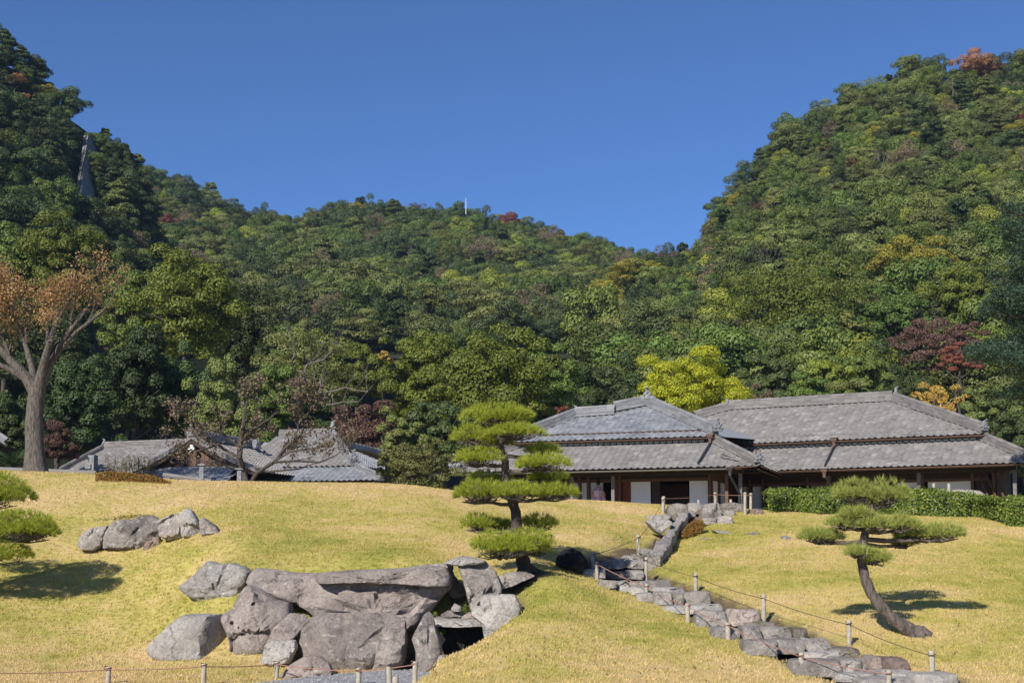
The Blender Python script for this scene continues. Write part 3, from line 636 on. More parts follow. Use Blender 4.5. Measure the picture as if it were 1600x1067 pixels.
# ------------------------------------------------------------------ rope barriers
def post_fence(label, posts, rope_mat, rope_drop=.06, r=.05, rope=True, sag=.05, fall=22.3):
    pts = []
    for u, vt, vb in posts:
        p = hit(u, vb) or W(u, vb, fall); tp_ = W(u, vt, p.y); pts.append((p, tp_.z))
    root = empty('rope_fence', pts[0][0], label, 'rope fence')
    for i, (p, zt) in enumerate(pts):
        b = MB(); rr = r * random.uniform(.9, 1.1); lx, ly = random.uniform(-.02, .02), random.uniform(-.02, .02)
        b.tube([(0, 0, -.15), (lx * .5, ly * .5, (zt - p.z) * .5), (lx, ly, zt - p.z - .012), (lx, ly, zt - p.z)], [rr, rr * .98, rr * .97, rr * .86], 10)
        o = b.obj('post', M['wood_post'], smooth=50, loc=p); adopt(o, root)
    if rope:
        for i in range(len(pts) - 1):
            a = Vector((pts[i][0].x, pts[i][0].y, pts[i][1] - rope_drop)); e = Vector((pts[i + 1][0].x, pts[i + 1][0].y, pts[i + 1][1] - rope_drop))
            b = MB(); P = []
            for k in range(13):
                t = k / 12; q = a.lerp(e, t); q.z -= sag * (a - e).length * .5 * 4 * t * (1 - t) * .5; q.y -= r * 1.0; P.append(q - a)
            b.tube(P, .009, 5)
            for w in (0, -1):
                ctr = P[w] + Vector((0, r * 1.0, 0))
                b.tube([ctr + Vector((math.cos(x) * r * 1.15, math.sin(x) * r * 1.15, .008 * x - .02)) for x in np.linspace(0, 9.4, 20)], .011, 4)
            o = b.obj('rope', M[rope_mat], smooth=60, loc=a); adopt(o, root)
    return root, pts
post_fence('low rope fence with weathered posts along the front lawn edge by the gravel', [(-20, 1046, 1072), (168, 1041, 1069), (318, 1036, 1071), (432, 1033, 1060), (560, 1043, 1067), (648, 1033, 1057)], 'rope_red', .05)
post_fence('pair of short weathered posts at the corner of the gravel and middle lawn', [(609, 1041, 1071), (617, 1056, 1082)], 'rope_red', rope=False)
post_fence('rope fence down the left side of the stone stairway with red rope', [(927, 862, 879), (933, 877, 905), (1010, 912, 932), (1075, 942, 973), (1138, 972, 999), (1251, 1019, 1051), (1389, 1046, 1075)], 'rope_red', .07, .048)
post_fence('rope fence up the right side of the stone stairway with dark rope', [(1457, 1016, 1054), (1327, 968, 1010), (1193, 928, 968), (1087, 895, 922), (1009, 870, 905)], 'rope_dark', .09, .05, sag=.06)
post_fence('rope strung from the post beside the leaning slab to the upper landing', [(927, 861, 879), (998, 835, 859), (1036, 777, 801)], 'rope_dark', .09, .05, fall=44.5)
post_fence('rope fence around the top landing of the stairway', [(1037, 775, 799), (1118, 769, 789), (1173, 770, 789), (1164, 769, 804)], 'rope_red', .08, .055, fall=45.3)
post_fence('two short pale stakes behind the top landing of the stairway', [(1092, 781, 790), (1142, 780, 790)], 'rope_red', rope=False, r=.05, fall=45.8)
# ------------------------------------------------------------------ tiled roofs and timber houses
ZV = Vector((0, 0, 1))
class Frame:
    def __init__(s, o, d):
        s.o = Vector((o[0], o[1], 0)); s.A = Vector((d[0], d[1], 0)).normalized(); s.N = Vector((-s.A.y, s.A.x, 0))
    def p(s, a, n, z): return s.o + s.A * a + s.N * n + ZV * z
    def a_of(s, u, n, v=760):
        d = ray(u, v); k = d.x / d.y; return (k * (s.o.y + s.N.y * n) - s.o.x - s.N.x * n) / (s.A.x - k * s.A.y)
class Plane:
    """roof plane: eave line through o along A, rising along N with slope s"""
    def __init__(s, o, A, N, sl):
        s.o = Vector(o); s.A = Vector(A); s.N = Vector(N); s.s = sl; s.U = (s.N + ZV * sl).normalized(); s.K = s.A.cross(s.U).normalized()
        if s.K.z < 0: s.K = -s.K
    def at(s, a, n): return s.o + s.A * a + s.N * n + ZV * (s.s * n)
    def px(s, u, v):
        d = ray(u, v); t = (s.o - EYE).dot(s.K) / d.dot(s.K); q = EYE + d * t - s.o; return (q.dot(s.A), q.dot(s.N))
PROF = [(0, .045), (.2, .016), (.45, 0), (.7, .016), (.86, .052), (1, .045)]
def tiles(pl, poly, w=.27, ln=.245, lip=.03, inset=.0):
    """separate curved tiles over a polygon in (a, n)"""
    b = MB(); an = [p[0] for p in poly]; nn = [p[1] for p in poly]; cosl = 1 / math.sqrt(1 + pl.s ** 2)
    dn = ln * cosl; V = []; cols = int((max(an) - min(an)) / w) + 2; rows = int((max(nn) - min(nn)) / dn) + 2
    a0 = math.floor(min(an) / w) * w; n0 = min(nn)
    AA, NN = np.meshgrid(a0 + np.arange(cols) * w, n0 + np.arange(rows) * dn); ok = inpoly(AA + w * .5, NN + dn * .5, poly)
    for a, n in zip(AA[ok].tolist(), NN[ok].tolist()):
        jl = random.uniform(-.006, .012); ja = random.uniform(-.006, .006)
        fr = pl.at(a, n - dn * .12); bk = pl.at(a, n + dn * 1.0); P = []
        for t, h in PROF: P.append(fr + pl.A * (t * w + ja) + pl.K * (h + .04 + jl))
        for t, h in PROF: P.append(bk + pl.A * (t * w + ja) + pl.K * (h + .008))
        for t, h in PROF: P.append(fr + pl.A * (t * w + ja) + pl.K * (h + .04 + jl - lip))
        F = [(i, i + 1, i + 7, i + 6) for i in range(5)] + [(i + 12, i + 13, i + 1, i) for i in range(5)]
        b.add(P, F)
    return b
def sheet(pl, poly, off):
    b = MB(); b.add([pl.at(a, n) + pl.K * off for a, n in poly], [tuple(range(len(poly)))]); return b
def ridge(p, q, root, mat='ridge', w=.15, h=.30, name='ridge_cap', top=.085):
    p = Vector(p); q = Vector(q); b = MB(); ax = (q - p); L = ax.length; ax.normalize(); sd = ax.cross(ZV).normalized(); up = sd.cross(ax).normalized()
    nl = max(2, int(h / .075)); n = max(1, int(L / .3))
    for k in range(nl):
        ww = w * (1.0 - .25 * k / nl) + (.02 if k % 2 == 0 else 0)
        for i in range(n):
            c_ = p + ax * ((i + .5) * L / n) + up * ((k + .5) * h / nl - .03)
            b.box(c_, L / n * .5 * .985, ww, h / nl * .5 * .93, (ax, sd, up))
    for i in range(n):
        a0 = p + ax * (i * L / n) + up * h; a1 = p + ax * ((i + 1) * L / n + .02) + up * h
        b.tube([a0, a1], [top * 1.08, top * .94], 8)
    o = b.obj(name, M[mat], smooth=30); adopt(o, root); return o
def ornament(c, face, root, s=.5, mat='orn', name='ridge_ornament'):
    """ridge-end tile: shouldered plate with a boss, scrolls and a crest"""
    c = Vector(c); f = unit((face[0], face[1], 0)); sd = f.cross(ZV).normalized(); b = MB()
    out = [(-.62, -.35), (-.55, -.05), (-.72, .12), (-.6, .32), (-.42, .3), (-.36, .55), (-.18, .72), (-.1, .95), (.1, .95), (.18, .72), (.36, .55), (.42, .3), (.6, .32), (.72, .12), (.55, -.05), (.62, -.35)]
    n = len(out); fr = [c + sd * x * s + ZV * z * s + f * .16 * s for x, z in out]; bk = [c + sd * x * s + ZV * z * s - f * .16 * s for x, z in out]
    b.add(fr + bk, [tuple(range(n)), tuple(range(n, 2 * n))[::-1]] + [(i, (i + 1) % n, n + (i + 1) % n, n + i) for i in range(n)])
    for x, z, r in ((0, .18, .24), (-.42, .02, .15), (.42, .02, .15), (-.28, .42, .11), (.28, .42, .11), (0, .62, .11)):
        q = c + sd * x * s + ZV * z * s; b.tube([q + f * .1 * s, q + f * .26 * s, q + f * .30 * s], [r * s, r * s, r * s * .6], 9)
    b.tube([c + ZV * .85 * s - f * .2 * s, c + ZV * 1.0 * s + f * .1 * s, c + ZV * 1.12 * s + f * .4 * s], [.12 * s, .12 * s, .13 * s], 8)
    o = b.obj(name, M[mat], smooth=40); adopt(o, root); return o
def part(b, name, mat, root, smooth=None, label=None):
    o = b.obj(name, M[mat] if isinstance(mat, str) else mat, smooth=smooth); adopt(o, root)
    if label: o['label'] = label
    return o
def fbox(fr, a0, a1, n0, n1, z0, z1):
    b = MB(); b.box(fr.p((a0 + a1) / 2, (n0 + n1) / 2, (z0 + z1) / 2), abs(a1 - a0) / 2, abs(n1 - n0) / 2, abs(z1 - z0) / 2, (fr.A, fr.N, ZV)); return b
def gutter(p, q, root, mat='copper', r=.07):
    p = Vector(p); q = Vector(q); d = (q - p).normalized(); sd = d.cross(ZV).normalized(); b = MB(); V = []; n = 9
    for e in (p, q):
        for rr in (r, r * .82):
            for k in range(n):
                a = math.pi + math.pi * k / (n - 1); V.append(e + sd * math.cos(a) * rr + ZV * math.sin(a) * rr)
    F = []
    for k in range(n - 1):
        F += [(k, k + 1, 2 * n + k + 1, 2 * n + k), (n + k + 1, n + k, 3 * n + k, 3 * n + k + 1), (k + 1, k, n + k, n + k + 1), (2 * n + k, 2 * n + k + 1, 3 * n + k + 1, 3 * n + k)]
    F += [(0, 2 * n, 3 * n, n), (n - 1, 2 * n - 1, 4 * n - 1, 3 * n - 1)]
    b.add(V, F); return part(b, 'gutter', mat, root, 40)
def hopper(c, root, mat='copper', s=.16, fr=None):
    b = MB(); c = Vector(c); V = []
    for z, w in ((.5, 1.0), (.38, 1.05), (.36, .8), (0, .72), (-.25, .42), (-.75, .3), (-.95, .3)):
        V += [c + fr.A * w * s * i + fr.N * w * s * j * .8 + ZV * z * s * 1.6 for i, j in ((-1, -1), (1, -1), (1, 1), (-1, 1))]
    F = [(0, 1, 2, 3)]
    for k in range(6): F += [(k * 4 + i, k * 4 + (i + 1) % 4, k * 4 + 4 + (i + 1) % 4, k * 4 + 4 + i) for i in range(4)]
    F.append((24, 25, 26, 27)[::-1]); b.add(V, F); return part(b, 'rain_hopper', mat, root)
def pipe(pts, root, r=.05, mat='pipe'):
    b = MB(); b.tube(pts, r, 8); return part(b, 'downpipe', mat, root, 60)

def stuff_tiles(b, mat, root, label=None):
    o = part(b, 'roof_tiles', mat, root); o['kind'] = 'stuff'; return o

# ---- the middle house
C_ = Frame((9.70, 50.0), (2.8, -1)); cr = empty('timber_house', C_.p(-6, 4, 3.3), 'middle timber house with blue grey upper roof behind the tiered pine', 'house', 'houses of the garden residence')
ZE, ZU, FL = 5.72, 7.12, 3.72
lo = Plane(C_.p(0, 0, ZE), C_.A, C_.N, .52); up = Plane(C_.p(0, 2.0, ZU), C_.A, C_.N, .5)
AL = C_.a_of(706, 0, 740)                                                   # left end of the eave
hipL = 2.4
polyL = [(0, 0), (-2.45, 2.45), (AL + 2.45, 2.45), (AL, 0)]
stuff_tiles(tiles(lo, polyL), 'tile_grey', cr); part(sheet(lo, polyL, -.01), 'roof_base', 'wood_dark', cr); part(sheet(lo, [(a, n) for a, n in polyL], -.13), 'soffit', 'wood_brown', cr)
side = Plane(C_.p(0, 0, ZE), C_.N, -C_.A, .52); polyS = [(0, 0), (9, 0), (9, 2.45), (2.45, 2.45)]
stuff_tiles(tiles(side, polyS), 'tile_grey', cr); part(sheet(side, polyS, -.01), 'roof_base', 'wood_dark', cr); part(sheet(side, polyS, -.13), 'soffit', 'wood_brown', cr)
sideL = Plane(C_.p(AL, 0, ZE), C_.N, C_.A, .52); polyS2 = [(0, 0), (9, 0), (9, 2.45), (2.45, 2.45)]
stuff_tiles(tiles(sideL, polyS2), 'tile_grey', cr); part(sheet(sideL, polyS2, -.01), 'roof_base', 'wood_dark', cr)
# rafters under the right hand eave
for k in range(17):
    n = .25 + k * .5; q0 = side.at(n, .05) - side.K * .16; q1 = side.at(n, 1.7) - side.K * .16
    b = MB(); b.tube([q0, q1], .04, 4); part(b, 'rafter', 'wood_grey', cr)
for k in range(40):
    a = -.4 - k * .48; 
    if a < AL + .5: break
    b = MB(); b.tube([lo.at(a, .05) - lo.K * .17, lo.at(a, 1.75) - lo.K * .17], .035, 4); part(b, 'rafter', 'wood_brown', cr)
pk = up.px(1013, 634); pM = up.px(961, 645); pMl = up.px(961, 648); pL = up.px(900, 652); hb = up.px(806, 694); rb = (-2.05, 0.0)
polyU = [(-2.05, 0), (pk[0], pk[1]), (pM[0], pM[1]), (pL[0], pL[1]), (hb[0] - .3, 0)]
stuff_tiles(tiles(up, polyU), 'tile_blue', cr); part(sheet(up, polyU, -.01), 'roof_base', 'wood_dark', cr); part(sheet(up, polyU, -.14), 'soffit', 'wood_dark', cr)
# back of the upper roof
b = MB(); P3 = [up.at(*q) for q in (pk, pM, pL)]; bk = [C_.p(-1.0, 9.5, ZU + .4), C_.p(-6, 11, ZU), C_.p(hb[0], 10, ZU)]
b.add(P3 + bk + [up.at(-2.05, 0), up.at(hb[0] - .3, 0)], [(0, 3, 4, 1), (1, 4, 5, 2), (0, 6, 3), (2, 5, 7)]); part(b, 'roof_base', 'tile_blue', cr)
u_ = lambda q, z=.05: up.at(*q) + ZV * z
ridge(u_((pL[0], pL[1])), u_((hb[0] - .2, 0.1)), cr, h=.3)
ridge(u_(pL), u_(pMl), cr, 'ridge', .16, .34); ridge(u_(pM, .1), u_(pk, .08), cr, 'ridge', .16, .34)
ridge(u_(pk), u_((-2.15, .15)), cr, 'ridge', .17, .34)
b = MB(); q0, q1 = u_(pL, .1), u_(pMl, .1); b.tube([q0 - C_.N * .14 + ZV * .05, q1 - C_.N * .14 + ZV * .05], .045, 6); part(b, 'ridge_bead', 'ridge', cr)
ornament(u_(pk, .30) - C_.N * .12, -C_.N, cr, .47); ornament(u_((-2.0, .05), .32), Vector((.2, -1, 0)), cr, .36); ornament(u_(pL, .25), -C_.A, cr, .25)
ridge(lo.at(-2.4, 2.4) + ZV * .06, lo.at(-.12, .12) + ZV * .06, cr, 'ridge_old', .14, .22); ornament(lo.at(-.02, .02) + ZV * .26, Vector((.35, -1, 0)), cr, .34, 'orn')
ridge(lo.at(AL + 2.4, 2.4) + ZV * .06, lo.at(AL + .12, .12) + ZV * .06, cr, 'ridge_old', .14, .2); ornament(lo.at(AL + .1, .1) + ZV * .25, Vector((-.5, -1, 0)), cr, .42, 'orn')
# flashing along the top of the lower roof, short plaster pieces
b = MB(); a = AL + 2.6
while a < -2.6:
    b.box(lo.at(a + .12, 2.28) + lo.K * .085, .105, .035, .03, (lo.A, lo.U, lo.K)); a += .27
part(b, 'plaster_line', 'plaster', cr)
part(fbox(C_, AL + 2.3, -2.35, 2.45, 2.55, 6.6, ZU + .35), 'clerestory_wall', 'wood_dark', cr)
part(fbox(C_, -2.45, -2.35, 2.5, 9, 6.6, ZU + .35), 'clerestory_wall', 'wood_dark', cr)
gutter(lo.at(AL + .1, -.08) - ZV * .02, lo.at(C_.a_of(1137, 0, 727), -.08) - ZV * .02, cr, 'wood_grey', .065); gutter(lo.at(C_.a_of(1140, 0, 727), -.08), lo.at(-.1, -.08) + ZV * .06, cr, 'copper', .06)
gutter(up.at(hb[0] - .3, -.08), up.at(-2.1, -.08), cr, 'copper', .06)
gutter(side.at(.1, -.08) + ZV * .04, side.at(8, -.08), cr, 'copper', .055)
ah = C_.a_of(1110, 2.0, 684); hopper(C_.p(ah, 1.9, ZU - .02), cr, 'copper', .16, C_)
pipe([C_.p(ah, 1.95, ZU - .25), lo.at(ah, 1.75) + lo.K * .14, lo.at(C_.a_of(1090, 0, 722), .1) + lo.K * .14], cr, .04)
ah2 = C_.a_of(1141, 0, 730); hopper(C_.p(ah2, -.08, ZE - .12), cr, 'pipe', .15, C_)
apo = C_.a_of(1157, .95); pipe([C_.p(ah2, -.08, ZE - .35), C_.p(ah2 + .1, .1, ZE - .6), C_.p(apo - .05, .78, ZE - .95), C_.p(apo - .02, .8, ZE - 1.2), C_.p(apo - .02, .8, 3.2)], cr, .05)
# timber frame: posts, beams, floor, wall panels
part(fbox(C_, AL + 1, -1, .75, 1.9, FL - .14, FL), 'veranda_floor', 'wood_brown', cr)
part(fbox(C_, AL + 1.0, -.9, 1.9, 8, FL - .14, FL), 'floor', 'wood_brown', cr)
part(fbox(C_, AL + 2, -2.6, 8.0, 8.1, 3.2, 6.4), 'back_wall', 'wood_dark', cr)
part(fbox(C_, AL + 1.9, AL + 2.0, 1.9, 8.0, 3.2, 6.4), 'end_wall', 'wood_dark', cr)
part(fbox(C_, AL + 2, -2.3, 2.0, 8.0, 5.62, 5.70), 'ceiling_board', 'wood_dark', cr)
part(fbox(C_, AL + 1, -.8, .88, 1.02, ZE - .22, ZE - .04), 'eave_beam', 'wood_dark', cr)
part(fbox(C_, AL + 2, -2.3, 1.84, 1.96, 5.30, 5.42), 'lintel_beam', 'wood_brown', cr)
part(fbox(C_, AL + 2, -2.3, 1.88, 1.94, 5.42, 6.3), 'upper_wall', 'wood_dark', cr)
for u in (823, 894, 958, 1157):
    a = C_.a_of(u, .95); part(fbox(C_, a - .065, a + .065, .89, 1.01, 3.2, ZE - .2), 'post', 'wood_grey', cr)
for u in (770, 906, 920, 969, 1109, 1136):
    n = 1.9 if u < 1110 else 1.2; a = C_.a_of(u, n); part(fbox(C_, a - .06, a + .06, n - .12, n, 3.2, 5.6), 'post', 'wood_brown', cr)
for u0, u1, nm, mt, lab in ((736, 766, 'sliding_screen', 'shoji', None), (806, 824, 'sliding_screen', 'shoji', None), (890, 904, 'sliding_screen', 'shoji', None), (908.5, 917.5, 'sliding_screen', 'shoji', None), (922.5, 941.5, 'sliding_screen', 'shoji', None),
        (972, 985, 'wall_panel', 'wood_red', 'red brown boarded wall panel'), (985.5, 1016, 'sliding_screen', 'shoji', None), (1077, 1107.5, 'sliding_screen', 'shoji', None), (1018, 1031, 'wall_panel', 'wood_dark', None), (960, 968, 'wall_panel', 'wood_red', None)):
    a0 = C_.a_of(u0, 1.93); a1 = C_.a_of(u1, 1.93); o = part(fbox(C_, a0, a1, 1.97, 2.01, FL + .01, 5.30), nm, mt, cr, label=lab)
    if mt == 'shoji':
        for z0, z1 in ((FL + .01, FL + .05), (5.26, 5.30)): 
            f_ = fbox(C_, a0, a1, 1.955, 1.972, z0, z1).obj('screen_frame', M['wood_brown']); f_.parent = o; f_.matrix_parent_inverse = Matrix.Translation(-Vector(cr.location))
for u0, u1 in ((1031, 1059), (1060, 1076)):
    a0 = C_.a_of(u0, 4.5); a1 = C_.a_of(u1, 4.5); part(fbox(C_, a0, a1, 4.45, 4.5, FL, 5.3), 'inner_screen', 'wood_brown', cr)
part(fbox(C_, -2.36, -2.28, 1.95, 8, 3.2, 6.4), 'side_wall', 'wood_brown', cr)
part(fbox(C_, -2.27, -2.24, 2.2, 3.1, FL, 5.3), 'sliding_screen', 'shoji', cr); part(fbox(C_, -2.27, -2.24, 3.9, 4.8, FL, 5.3), 'sliding_screen', 'shoji', cr)

# ---- the right hand house
R_ = Frame((19.55, 50.0), (1.8, -1)); rr_ = empty('timber_house', R_.p(-5, 4, 3.3), 'right timber house with long weathered grey roof behind the hedge', 'house', 'houses of the garden residence')
ZE2, ZU2 = 5.83, 7.2
lo2 = Plane(R_.p(0, 0, ZE2), R_.A, R_.N, .5); up2 = Plane(R_.p(0, 2.0, ZU2), R_.A, R_.N, .52)
EC = .85; AL2 = -13.5
polyL = [(EC, 0), (EC - 2.45, 2.45), (AL2, 2.45), (AL2, 0)]
stuff_tiles(tiles(lo2, polyL), 'tile_grey', rr_); part(sheet(lo2, polyL, -.01), 'roof_base', 'wood_dark', rr_); part(sheet(lo2, polyL, -.13), 'soffit', 'wood_dark', rr_)
s2 = Plane(R_.p(EC, 0, ZE2), R_.N, -R_.A, .5); stuff_tiles(tiles(s2, polyS), 'tile_grey', rr_); part(sheet(s2, polyS, -.13), 'soffit', 'wood_dark', rr_)
pr = up2.px(1395, 627); pl_ = up2.px(1140, 641); plh = up2.px(1088, 655); rc = EC - 2.1
polyU = [(rc, 0), pr, pl_, plh, (plh[0] - 1.6, 0)]
stuff_tiles(tiles(up2, polyU), 'tile_grey', rr_); part(sheet(up2, polyU, -.01), 'roof_base', 'wood_dark', rr_); part(sheet(up2, polyU, -.14), 'soffit', 'wood_dark', rr_)
v_ = lambda q, z=.05: up2.at(*q) + ZV * z
b = MB(); b.add([v_(pr, 0), v_(pl_, 0), v_((rc, 0), 0), R_.p(rc, 2 * pr[1] + 2, ZU2), R_.p(plh[0] - 1.6, 2 * pr[1] + 2, ZU2), v_(plh, 0)], [(0, 2, 3), (0, 3, 4, 1), (1, 4, 5)]); part(b, 'roof_base', 'tile_grey', rr_)
ridge(v_(pr), v_(pl_), rr_, 'ridge_old', .17, .36); ridge(v_(pr), v_((rc - .05, .1)), rr_, 'ridge_old', .16, .30); ridge(v_(pl_), v_(plh), rr_, 'ridge_old', .16, .3)
ornament(v_((rc, 0), .25), Vector((.5, -1, 0)), rr_, .3); ornament(v_(pr, .36) + R_.A * .15, R_.A, rr_, .26); ornament(v_(pl_, .3) - R_.A * .1, -R_.A, rr_, .24)
ridge(lo2.at(EC - 2.35, 2.35) + ZV * .05, lo2.at(EC - .1, .1) + ZV * .05, rr_, 'ridge_old', .15, .24)
b = MB(); a = AL2
while a < EC - 2.7:
    b.box(lo2.at(a + .12, 2.28) + lo2.K * .085, .105, .035, .03, (lo2.A, lo2.U, lo2.K)); a += .27
part(b, 'plaster_line', 'plaster', rr_)
part(fbox(R_, AL2, EC - 2.4, 2.45, 2.55, 6.6, ZU2 + .3), 'clerestory_wall', 'wood_dark', rr_)
gutter(lo2.at(AL2, -.08), lo2.at(EC - .05, -.08), rr_, 'copper', .06); gutter(up2.at(plh[0] - 1.6, -.08), up2.at(rc + .05, -.08), rr_, 'copper', .065)
ah = R_.a_of(1304, 2.0, 690); hopper(R_.p(ah, 1.9, ZU2 - .02), rr_, 'copper', .17, R_); al = R_.a_of(1289, 0, 735)
pipe([R_.p(ah, 1.95, ZU2 - .25), lo2.at(ah, 1.75) + lo2.K * .14, lo2.at(al, .05) + lo2.K * .14], rr_, .04); hopper(R_.p(al, -.1, ZE2 - .1), rr_, 'copper', .17, R_)
pipe([R_.p(al, -.08, ZE2 - .3), R_.p(al + .1, .3, ZE2 - .55), R_.p(R_.a_of(1295, .95), .8, ZE2 - .8), R_.p(R_.a_of(1295, .95), .8, 3.2)], rr_, .04, 'copper')
part(fbox(R_, AL2, EC - .8, .75, 8, FL - .14, FL), 'floor', 'wood_brown', rr_); part(fbox(R_, AL2, EC - 2, 8, 8.1, 3.2, 6.4), 'back_wall', 'wood_dark', rr_)
part(fbox(R_, AL2, EC - 2, 2.1, 8, 5.62, 5.7), 'ceiling_board', 'wood_dark', rr_); part(fbox(R_, EC - 2.1, EC - 2.0, 4, 8, 3.2, 6.4), 'end_wall', 'wood_dark', rr_)
part(fbox(R_, AL2, EC - .8, .88, 1.02, ZE2 - .24, ZE2 - .05), 'eave_beam', 'wood_dark', rr_); part(fbox(R_, AL2, EC - 2.0, 1.9, 2.0, 5.28, 5.4), 'lintel_beam', 'wood_brown', rr_)
part(fbox(R_, AL2, EC - 2.0, 1.92, 1.98, 5.4, 6.3), 'upper_wall', 'wood_dark', rr_)
for u in (1295, 1436, 1586): a = R_.a_of(u, .95); part(fbox(R_, a - .07, a + .07, .88, 1.02, 3.2, ZE2 - .2), 'post', 'wood_grey', rr_)
for u in (1172, 1193, 1262, 1442, 1520, 1553, 1561, 1570): a = R_.a_of(u, 1.95); part(fbox(R_, a - .06, a + .06, 1.85, 1.97, 3.2, 5.6), 'post', 'wood_brown', rr_)
for u0, u1, nm, mt in ((1161, 1171, 'sliding_screen', 'shoji'), (1176, 1191, 'sliding_screen', 'shoji'), (1200, 1234, 'sliding_screen', 'wood_grey'), (1267, 1293, 'wall_panel', 'wood_grey'), (1300, 1400, 'wall_panel', 'wood_dark'),
        (1403, 1435, 'sliding_screen', 'shoji'), (1450, 1482, 'sliding_screen', 'shoji'), (1482.7, 1517, 'sliding_screen', 'shoji'), (1524, 1552, 'wall_panel', 'wood_dark')):
    a0 = R_.a_of(u0, 2); a1 = R_.a_of(u1, 2); part(fbox(R_, a0, a1, 2.0, 2.05, FL + .01, 5.28), nm, mt, rr_)
for k in range(3):
    u = 1527 + k * 12; a = R_.a_of(u, 1.4); b = MB(); b.tube([R_.p(a, 1.9, 5.5), R_.p(a + .5, 1.2, 4.4)], .04, 4); part(b, 'brace', 'wood_brown', rr_)

# ---- the low house at the left, behind the mound
L_ = Frame((W(400, 735, 58).x, 58.0), (3.5, -1)); lr = empty('timber_house', L_.p(0, 4, 3), 'low tiled house at the left with a gable, mostly hidden behind the mound', 'house', 'houses of the garden residence')
def pxface(pl, pts): return [pl.px(u, v) for u, v in pts]
pA_ = Plane(W(170, 736, 60), L_.A, L_.N, .5); poly = pxface(pA_, [(96, 738), (163, 702), (300, 697), (330, 740), (260, 742)])
stuff_tiles(tiles(pA_, poly), 'tile_grey', lr); part(sheet(pA_, poly, -.02), 'roof_base', 'wood_dark', lr)
qa = [pA_.at(*p) for p in poly]; ridge(qa[1], qa[2], lr, 'ridge_old', .15, .30); ridge(qa[1], qa[0], lr, 'ridge_old', .12, .2); ornament(qa[1] + ZV * .25, -L_.A, lr, .24)
b = MB(); b.add(qa[:3] + [qa[2] + L_.N * 4 - ZV * 2, qa[0] + L_.N * 8 - ZV * .2], [(1, 4, 3, 2), (0, 4, 1)]); part(b, 'roof_base', 'tile_grey', lr)
# gable: ridge along N from the peak
gp = W(307, 686, 55.5); gn = L_.N; zr = gp.z
apex_back = gp + gn * 5.5
def gable_pt(a, n, dz): return gp + L_.A * a + gn * n + ZV * dz
halfw = 3.1; drop = 1.5
for sgn in (-1, 1):
    # slightly curved slope in three strips
    prof = [(0, 0), (1.0, -.62), (2.0, -1.1), (3.1, -1.5)]
    for k in range(3):
        a0, d0 = prof[k]; a1, d1 = prof[k + 1]; sl_ = (d0 - d1) / (a1 - a0)
        pl = Plane(gable_pt(sgn * a1, -.35, d1), gn, -L_.A * sgn, sl_); wd = a1 - a0
        stuff_tiles(tiles(pl, [(0, 0), (6.0, 0), (6.0, wd + .05), (0, wd + .05)]), 'tile_grey', lr); part(sheet(pl, [(0, -.02), (6, -.02), (6, wd), (0, wd)], -.02), 'roof_base', 'wood_dark', lr)
        ridge(gable_pt(sgn * a0, -.3, d0 + .02), gable_pt(sgn * a1, -.3, d1 + .02), lr, 'ridge_old', .12, .14, 'verge_tiles', .065)
        b = MB(); m0 = gable_pt(sgn * a0, -.36, d0 - .12); m1 = gable_pt(sgn * a1, -.36, d1 - .12); ax_ = (m1 - m0); ll = ax_.length; ax_.normalize()
        b.box((m0 + m1) / 2, ll / 2, .03, .07, (ax_, gn, ax_.cross(gn).normalized())); part(b, 'bargeboard', 'wood_dark', lr)
ridge(gp - gn * .35 + ZV * .05, apex_back + ZV * .05, lr, 'ridge', .15, .28); ornament(gp - gn * .42 + ZV * .22, -gn, lr, .32)
for i in range(18):
    a0 = -1.85 + i * 3.7 / 18; a1 = a0 + 3.7 / 18 - .015; hm = lambda a: -.1 - .58 * abs(a)
    b = MB(); V = []
    for n in (.02, .06):
        V += [gable_pt(a0, n, -1.18), gable_pt(a1, n, -1.18), gable_pt(a1, n, max(hm(a1), -1.17)), gable_pt(a0, n, max(hm(a0), -1.17))]
    b.add(V, [(0, 1, 2, 3), (7, 6, 5, 4), (0, 4, 5, 1), (1, 5, 6, 2), (2, 6, 7, 3), (3, 7, 4, 0)]); part(b, 'gable_board', 'wood_brown' if i % 3 else 'wood_dark', lr)
b = MB(); 
for x, z, r in ((0, -.36, .10), (-.10, -.45, .065), (.10, -.45, .065), (0, -.53, .05)):
    q = gable_pt(x, -.4, z); b.tube([q, q - gn * .05], [r, r * .8], 10)
part(b, 'gable_pendant', 'plaster', lr)
b = MB(); b.box(gable_pt(0, -.02, -1.24), 1.95, .06, .035, (L_.A, gn, ZV)); part(b, 'gable_sill', 'orn', lr)
pB = Plane(gable_pt(0, -2.0, -2.15), L_.A, gn, .45); poly = [(-3.1, 0), (2.6, 0), (2.1, 2.0), (-2.3, 2.0)]
stuff_tiles(tiles(pB, poly), 'tile_blue', lr); part(sheet(pB, poly, -.02), 'roof_base', 'wood_dark', lr)
part((lambda b: (b.box(gable_pt(-.2, 1.5, -3.2), 2.7, 2.8, 1.05, (L_.A, gn, ZV)), b)[1])(MB()), 'wall', 'wood_dark', lr)
